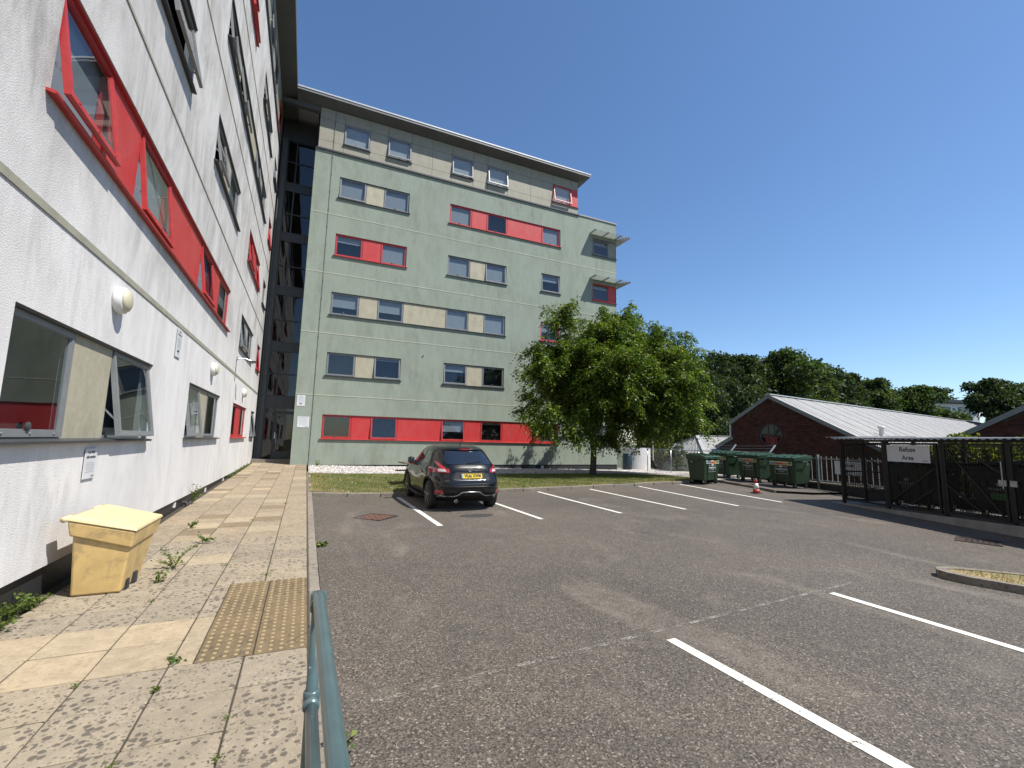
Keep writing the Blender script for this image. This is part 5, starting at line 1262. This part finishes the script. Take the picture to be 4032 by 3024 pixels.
def hall(name, s0, label, left, right, eave_l, eave_r, apex, length, roundwin, step):
    """gable hall; local x runs along the gable towards the viewer's right, y along the ridge"""
    o = GA+GD*s0; e = empty(name, (o.x, o.y, 0), math.atan2(-GD.y, -GD.x)); tag(e, label, 'building')
    zl_ = lambda x: apex-(apex-eave_l)*(-x/left) if x < 0 else apex-(apex-eave_r)*(x/right)
    V = [(-left, 0, -1.3), (right, 0, -1.3), (right, 0, eave_r-.22), (0, 0, apex-.22), (-left, 0, eave_l-.22)]
    poly = [(x, z) for x, _, z in V]; b = MB(); b.prism(poly, 0, length, 'y'); b.build('wall', MAT['mortar'], e)
    V, Fq = brick_field(lambda x, z: -left < x < right and z < zl_(x)-.25, -left, right, -.3, apex, (lambda x, z: x*x+(z-2.37)**2 < .78**2) if roundwin else None)
    tag(link('brickwork', pymesh('brickwork', V, Fq, MAT['brick']), e), kind='stuff')
    if roundwin:
        for k in range(34):
            a = 2*math.pi*k/34; V = []
            for d in (0, -.022):
                for r_, da in ((.66, -.085), (.66, .085), (.775, .085), (.775, -.085)): V.append((r_*math.cos(a+da), d, 2.37+r_*math.sin(a+da)))
            link('arch_brick', pymesh('arch_brick', V, [(4, 5, 6, 7), (0, 1, 5, 4), (1, 2, 6, 5), (2, 3, 7, 6), (3, 0, 4, 7)], MAT['brick']), e)
        b = MB(); b.lathe([(.66, 0), (.66, -.004)], 36, (0, 0, 2.37), 'y'); wo_ = b.build('round_window', MAT['car_glass'], e)
        b = MB(); b.tube([(.62*math.cos(a), -.02, 2.37+.62*math.sin(a)) for a in fr(0, 2*math.pi, 36)[:-1]], .035, 6, False, True); b.bar((-.12, -.02, 1.78), (-.12, -.02, 2.96), .05, .04); b.bar((.22, -.02, 1.8), (.22, -.02, 2.94), .03, .03); b.bar((-.6, -.02, 2.37), (.6, -.02, 2.37), .03, .03); b.build('glazing_bar', MAT['dark_frame'], wo_)
    # corrugated roof slopes
    for xa, za in ((-left-.12, eave_l-.07), (right+.12, eave_r-.06)):
        NYc = int(length/.11); V = []; Fq = []
        for i in range(NYc+1):
            y = -.12+i*.11; wv = .016*(1 if i % 2 else -1)
            V += [(xa, y, za+wv), (0, y, apex+wv)]
        for i in range(NYc): Fq.append((2*i, 2*i+1, 2*i+3, 2*i+2))
        r_ = link('roof', pymesh('roof', V, Fq, MAT['roof_sheet']), e)
        b = MB(); b.bar((xa, -.14, za-.10), (0, -.14, apex-.09), .035, .20, (0, 0, 1)); b.build('bargeboard', MAT['barge'], e)
        if xa > 0:
            for i in range(int(length/.5)):
                b = MB(); b.bar((xa, .3+i*.5, za+.028), (-.02, .3+i*.5, apex+.028), .03, .012); b.build('seam', MAT['roof_sheet'], r_)
    b = MB(); b.bar((0, -.15, apex+.03), (0, length, apex+.03), .30, .05); b.build('ridge_cap', MAT['alu'], e)
    return e
hallA = hall('brick_hall', 0, 'low red brick hall with round gable window and long pale corrugated roof', 2.42, 6.2, 3.26, 1.25, 4.75, 52, True, True)
for x, y, h in ((4.15, 3.6, .55), (1.2, 49, .9)):
    z = 4.75-3.5*x/6.2; b = MB(); b.lathe([(.13, -.1), (.11, 0), (.11, h-.14), (.16, h-.13), (.16, h)], 12, (x, y, z)); b.build('roof_vent', MAT['white_plastic'], hallA, True)
# lower lean-to on the near side of hall A
V = [(-2.36, -.05, 2.34), (-5.4, -.05, .62), (-5.4, 9, .62), (-2.36, 9, 2.34)]
link('lean_to_roof', pymesh('lean_to_roof', V, [(0, 1, 2, 3)], MAT['roof_sheet']), hallA)
b = MB(); b.bar((-2.36, -.08, 2.24), (-5.4, -.08, .52), .04, .22); b.build('bargeboard', MAT['barge'], hallA)
b = MB(); b.prism([(-2.42, -1.3), (-2.42, 2.2), (-5.3, .55), (-5.3, -1.3)], .05, 9, 'y'); b.build('lean_to_wall', MAT['mortar'], hallA)
b = MB(); b.tube([(-2.48, -.1, 3.1), (-2.48, -.1, 2.3)], .04, 8); b.build('downpipe', MAT['white_plastic'], hallA)
hall('brick_hall', -12.35, 'brick hall at the right picture edge, only its left bargeboard and gable showing', 6.2, 6.2, 1.25, 1.25, 4.85, 40, False, False)

# hip roofed shed between the lawn tree and the brick hall
shed = empty('hip_roof_shed', (24.4, 23.1, 0)); tag(shed, 'small shed with pale ribbed hip roof behind the chain link fence', 'shed')
R0, R1, ze, zr = (-.1, 0), (4.6, 0), .95, 2.32
cor = [(-2.1, -2.6), (6.5, -2.6), (6.5, 2.6), (-2.1, 2.6)]
def ribbed(name, a, b_, c, d, nrib):
    """ribs run from eave a-b up to ridge d-c"""
    V = []; Fq = []; a, b_, c, d = map(Vector, (a, b_, c, d)); nn = ((b_-a).cross(d-a)).normalized()
    for i in range(2*nrib+1):
        t = i/(2*nrib); off = nn*(.02 if i % 2 else -.02); V += [tuple(a.lerp(b_, t)+off), tuple(d.lerp(c, t)+off)]
    for i in range(2*nrib): Fq.append((2*i, 2*i+2, 2*i+3, 2*i+1))
    return link(name, pymesh(name, V, Fq, MAT['roof_sheet']), shed)
e0, e1, e2, e3 = [(*c, ze) for c in cor]; r0 = (*R0, zr); r1 = (*R1, zr)
ribbed('roof_slope', e0, e1, r1, r0, 26); ribbed('roof_slope', e2, e3, r0, r1, 26); ribbed('roof_slope', e3, e0, r0, r0, 14); ribbed('roof_slope', e1, e2, r1, r1, 14)
b = MB(); b.bar((*R0, zr+.03), (*e0[:2], ze+.04), .2, .03); b.bar((*R0, zr+.03), (*e3[:2], ze+.04), .2, .03); b.bar((*R0, zr+.03), (*R1, zr+.03), .22, .04); b.build('hip_cap', MAT['alu'], shed)
b = MB(); b.box(-1.8, 6.2, -2.3, 2.3, -1.3, ze); b.build('wall', MAT['white_plastic'], shed)

# white house among the far trees
hs = empty('white_house', (100, 42, 0), RAD(-25)); tag(hs, 'white flat roofed house half hidden among the far trees', 'house')
b = MB(); b.box(-8, 8, 0, 10, -1.3, 9.9); b.build('wall', MAT['white_plastic'], hs)
b = MB(); b.box(-8.6, 8.6, -.8, 10.6, 10.0, 10.5); b.build('roof', MAT['dark_frame'], hs); b = MB(); b.lathe([(1.6, 10.5), (1.4, 11), (.6, 11.4), (.1, 11.5)], 16, (-1, 3, 0)); b.build('roof_light', MAT['alu'], hs)
for x in (-6, -2.5, 1, 4.5):
    b = MB(); b.box(x, x+1.8, -.05, .0, 7.6, 9.2); w_ = b.build('window', MAT['car_glass'], hs); b = MB(); b.ring(x-.08, x+1.88, 7.52, 9.28, .1, -.09, -.051); b.build('frame', MAT['dark_frame'], w_)

# ------------------------------------------------------------------ things at the right end of the green wing
pw = empty('curved_planter_wall', (20.15, 24.0, 0)); tag(pw, 'pale curved rendered wall at the corner of the green building behind the tree', 'wall')
V = []; Fq = []; n = 14
for i in range(n+1):
    a = RAD(180+110*i/n)
    for r_ in (.95, 1.15):
        for z in (-.3, 1.42): V.append((.35+r_*math.cos(a), .95+r_*math.sin(a), z))
for i in range(n):
    k = 4*i; Fq += [(k, k+4, k+5, k+1), (k+2, k+3, k+7, k+6), (k+1, k+5, k+7, k+3)]
Fq += [(0, 1, 3, 2), (4*n, 4*n+2, 4*n+3, 4*n+1)]
link('wall', pymesh('wall', V, Fq, MAT['white_render']), pw); b = MB(); b.tube([(.95, -.15, .6), (.95, -.15, 2.1)], .03, 8); b.build('white_pipe', MAT['white_plastic'], pw)
MAT['barrel_blue'] = simple('blue_plastic', (0.02, 0.05, 0.07), .4)
wb_ = empty('water_butt', (18.9, 23.75, verge_z(18.5, 23.5)-.02)); tag(wb_, 'dark blue plastic barrel between green building and curved wall', 'barrel')
b = MB(); b.lathe([(.26, 0), (.30, .1), (.31, .5), (.29, .9), (.27, .98)], 20); b.build('barrel', MAT['barrel_blue'], wb_, True); b = MB(); b.lathe([(.29, .98), (.29, 1.02), (.05, 1.05)], 20); b.build('barrel_lid', MAT['barrel_blue'], wb_, True)

# ------------------------------------------------------------------ background trees, shrubs and ivy
LM = {'dark': leaf_mat('dark_tree_leaf', [(0, (0.014, 0.026, 0.010)), (.5, (0.028, 0.048, 0.017)), (.9, (0.052, 0.078, 0.026)), (1, (0.09, 0.11, 0.04))], .6, .3),
      'mid': leaf_mat('mid_tree_leaf', [(0, (0.020, 0.038, 0.012)), (.5, (0.042, 0.070, 0.022)), (.9, (0.078, 0.112, 0.034)), (1, (0.13, 0.15, 0.05))], .6, .35),
      'lime': leaf_mat('lime_tree_leaf', [(0, (0.05, 0.075, 0.014)), (.5, (0.10, 0.135, 0.025)), (1, (0.22, 0.21, 0.05))], .5, .35)}
def bg_tree(x, y, zc, zt, hw, mat, label, seed, n=9000, leaf=.34, name='background_tree', conifer=False, cat='tree', base=-1.3):
    rs = np.random.RandomState(seed); e = empty(name, (x, y, base)); tag(e, label, cat, 'trees beyond the fence' if cat == 'tree' else None)
    H_ = zt-base; lobes = []
    zlo = base+.18*H_
    for k in range(46):
        t = rs.rand()**.8; z = zlo+(zt-zlo)*t; env = (1-t)**.7*1.05+.12 if conifer else math.sqrt(max(.05, 1-(2*t-.85)**2/1.5))
        a = rs.uniform(0, 6.28); rr = hw*env*rs.uniform(.2, .85); r = hw*rs.uniform(.13, .33)*(.75 if t > .8 else 1)
        lobes.append((math.cos(a)*rr, math.sin(a)*rr, min(z, zt-r*.75)-base, r))
    lobes.append((0, 0, zt-base-hw*.3, hw*.32)); lobes.append((0, 0, (zc-base), hw*.6))
    tot = sum(l[3]**2 for l in lobes); P, O = lobes_points(lobes, 1.6*n/tot, rs, .35)
    D = O+rs.normal(0, .6, O.shape)+np.array([0, 0, -.25])
    link('crown', leaf_mesh('crown', P, D, leaf*.85, LM[mat], seed+1, .62, .15), e)
    b = MB(); b.tube([(0, 0, 0), (.1, 0, H_*.3), (-.1, .1, H_*.7)], [hw*.09, hw*.07, hw*.03], 8)
    for k in range(7): l = lobes[k]; b.tube([(0, 0, H_*.28), (l[0]*.5, l[1]*.5, l[2]*.8), l[:3]], [hw*.035, hw*.025, hw*.01], 5)
    b.build('trunk', MAT['bark'], e); return e
for i, (x, y, zc, zt, hw, m, lb, kw) in enumerate((
    (27.6, 26.4, 4.84, 8.7, 3.2, 'dark', 'dark tree showing just right of the lawn tree', dict(n=9000, leaf=.26)),
    (36.5, 29.4, 6.5, 10.2, 4.2, 'dark', 'tall dark round tree rising left of the brick gable', dict(n=14000)),
    (41.4, 28.8, 6.7, 10.9, 4.4, 'mid', 'tallest bushy green tree straight above the brick gable apex', dict(n=15000)),
    (47.2, 29.6, 6.6, 10.2, 3.6, 'mid', 'airy tree sloping down right of the tallest tree', dict(n=9000)),
    (63.1, 34.9, 8.0, 11.3, 3.6, 'dark', 'spiky dark conifer like tree over the middle of the pale roof', dict(n=9000, leaf=.42, conifer=True)),
    (68.9, 34.5, 8.0, 11.0, 4.0, 'mid', 'rounded green tree next right of the spiky dark tree', dict(n=9000, leaf=.42)),
    (76.5, 34.5, 7.7, 10.6, 4.6, 'mid', 'low tree left of the white house', dict(n=9000, leaf=.45)),
    (31.8, 28.0, 4.8, 9.7, 3.6, 'dark', 'dark tree between the lawn tree and the tall round tree', dict(n=9000, leaf=.3)),
    (54.0, 32.6, 6.0, 10.9, 5.0, 'dark', 'low dark tree in the dip between the airy tree and the spiky tree', dict(n=9000, leaf=.42)),
    (85.0, 35.5, 6.0, 8.3, 4.5, 'mid', 'low tree just in front of the white house', dict(n=8000, leaf=.45)),
    (72.0, 38.0, 7.0, 10.2, 4.5, 'dark', 'dark tree behind the rounded green tree over the roof', dict(n=8000, leaf=.45)),
    (110, 46, 9.5, 14.2, 4.5, 'dark', 'distant dark tree top behind the white house', dict(n=7000, leaf=.55)),
    (66.0, 22.6, 6.9, 9.4, 3.6, 'dark', 'dark tree right of the white house over the roof end', dict(n=10000, leaf=.4)),
    (74.5, 22.3, 7.3, 9.5, 3.9, 'dark', 'dark tree cut by the right picture edge', dict(n=9000, leaf=.42)))):
    bg_tree(x, y, zc, zt, hw, m, lb, 200+i*7, **kw)
bg_tree(26.6, 27.8, 2.6, 4.6, 2.6, 'mid', 'broad shrub below the dark tree behind the pale hip roof', 301, n=8000, leaf=.2, name='shrub', cat='shrub')
bg_tree(22.3, 24.6, 1.2, 3.4, 1.5, 'lime', 'yellow green shrub behind the chain link fence beside the curved wall', 302, n=6000, leaf=.13, name='shrub', cat='shrub')
bg_tree(20.9, 21.6, .6, 1.65, .75, 'mid', 'small leafy bush growing through the chain link fence', 303, n=3500, leaf=.1, name='shrub', cat='shrub', base=-.6)
bg_tree(31.5, 30.5, 3.5, 6.2, 3.2, 'dark', 'dark understorey shrub mass behind the hip roofed shed', 304, n=9000, leaf=.28, name='shrub', cat='shrub')
bg_tree(22.8, 27.2, 3.2, 6.6, 2.6, 'lime', 'yellow green tree edging out behind the lawn tree', 305, n=9000, leaf=.16)
# ivy on the back of the cage
iv = empty('ivy_hedge', (*cg(3.5, 3.1), 0), cang); tag(iv, 'sunlit yellow green ivy hedge growing behind and above the refuse cage', 'hedge')
rs = np.random.RandomState(77); lob = []
for k in range(120):
    s_ = rs.uniform(-3.2, 6.8); z = rs.uniform(.5, 1.95)+(.25 if -.6 < s_ < 1.2 else 0); lob.append((s_, rs.uniform(-.25, .5), z, rs.uniform(.25, .42)))
P, O = lobes_points(lob, 1700, rs, .5); link('foliage', leaf_mesh('foliage', P, O+rs.normal(0, .6, O.shape), .11, LM['lime'], 78, .7, .2), iv)
b = MB()
for k in range(8): b.tube([(-2.5+k*1.1, .2, -.3), (-2.4+k*1.1, .1, 1.0), (-2.6+k*1.1, .2, 1.9)], [.03, .02, .01], 5)
b.build('stem', MAT['bark'], iv)
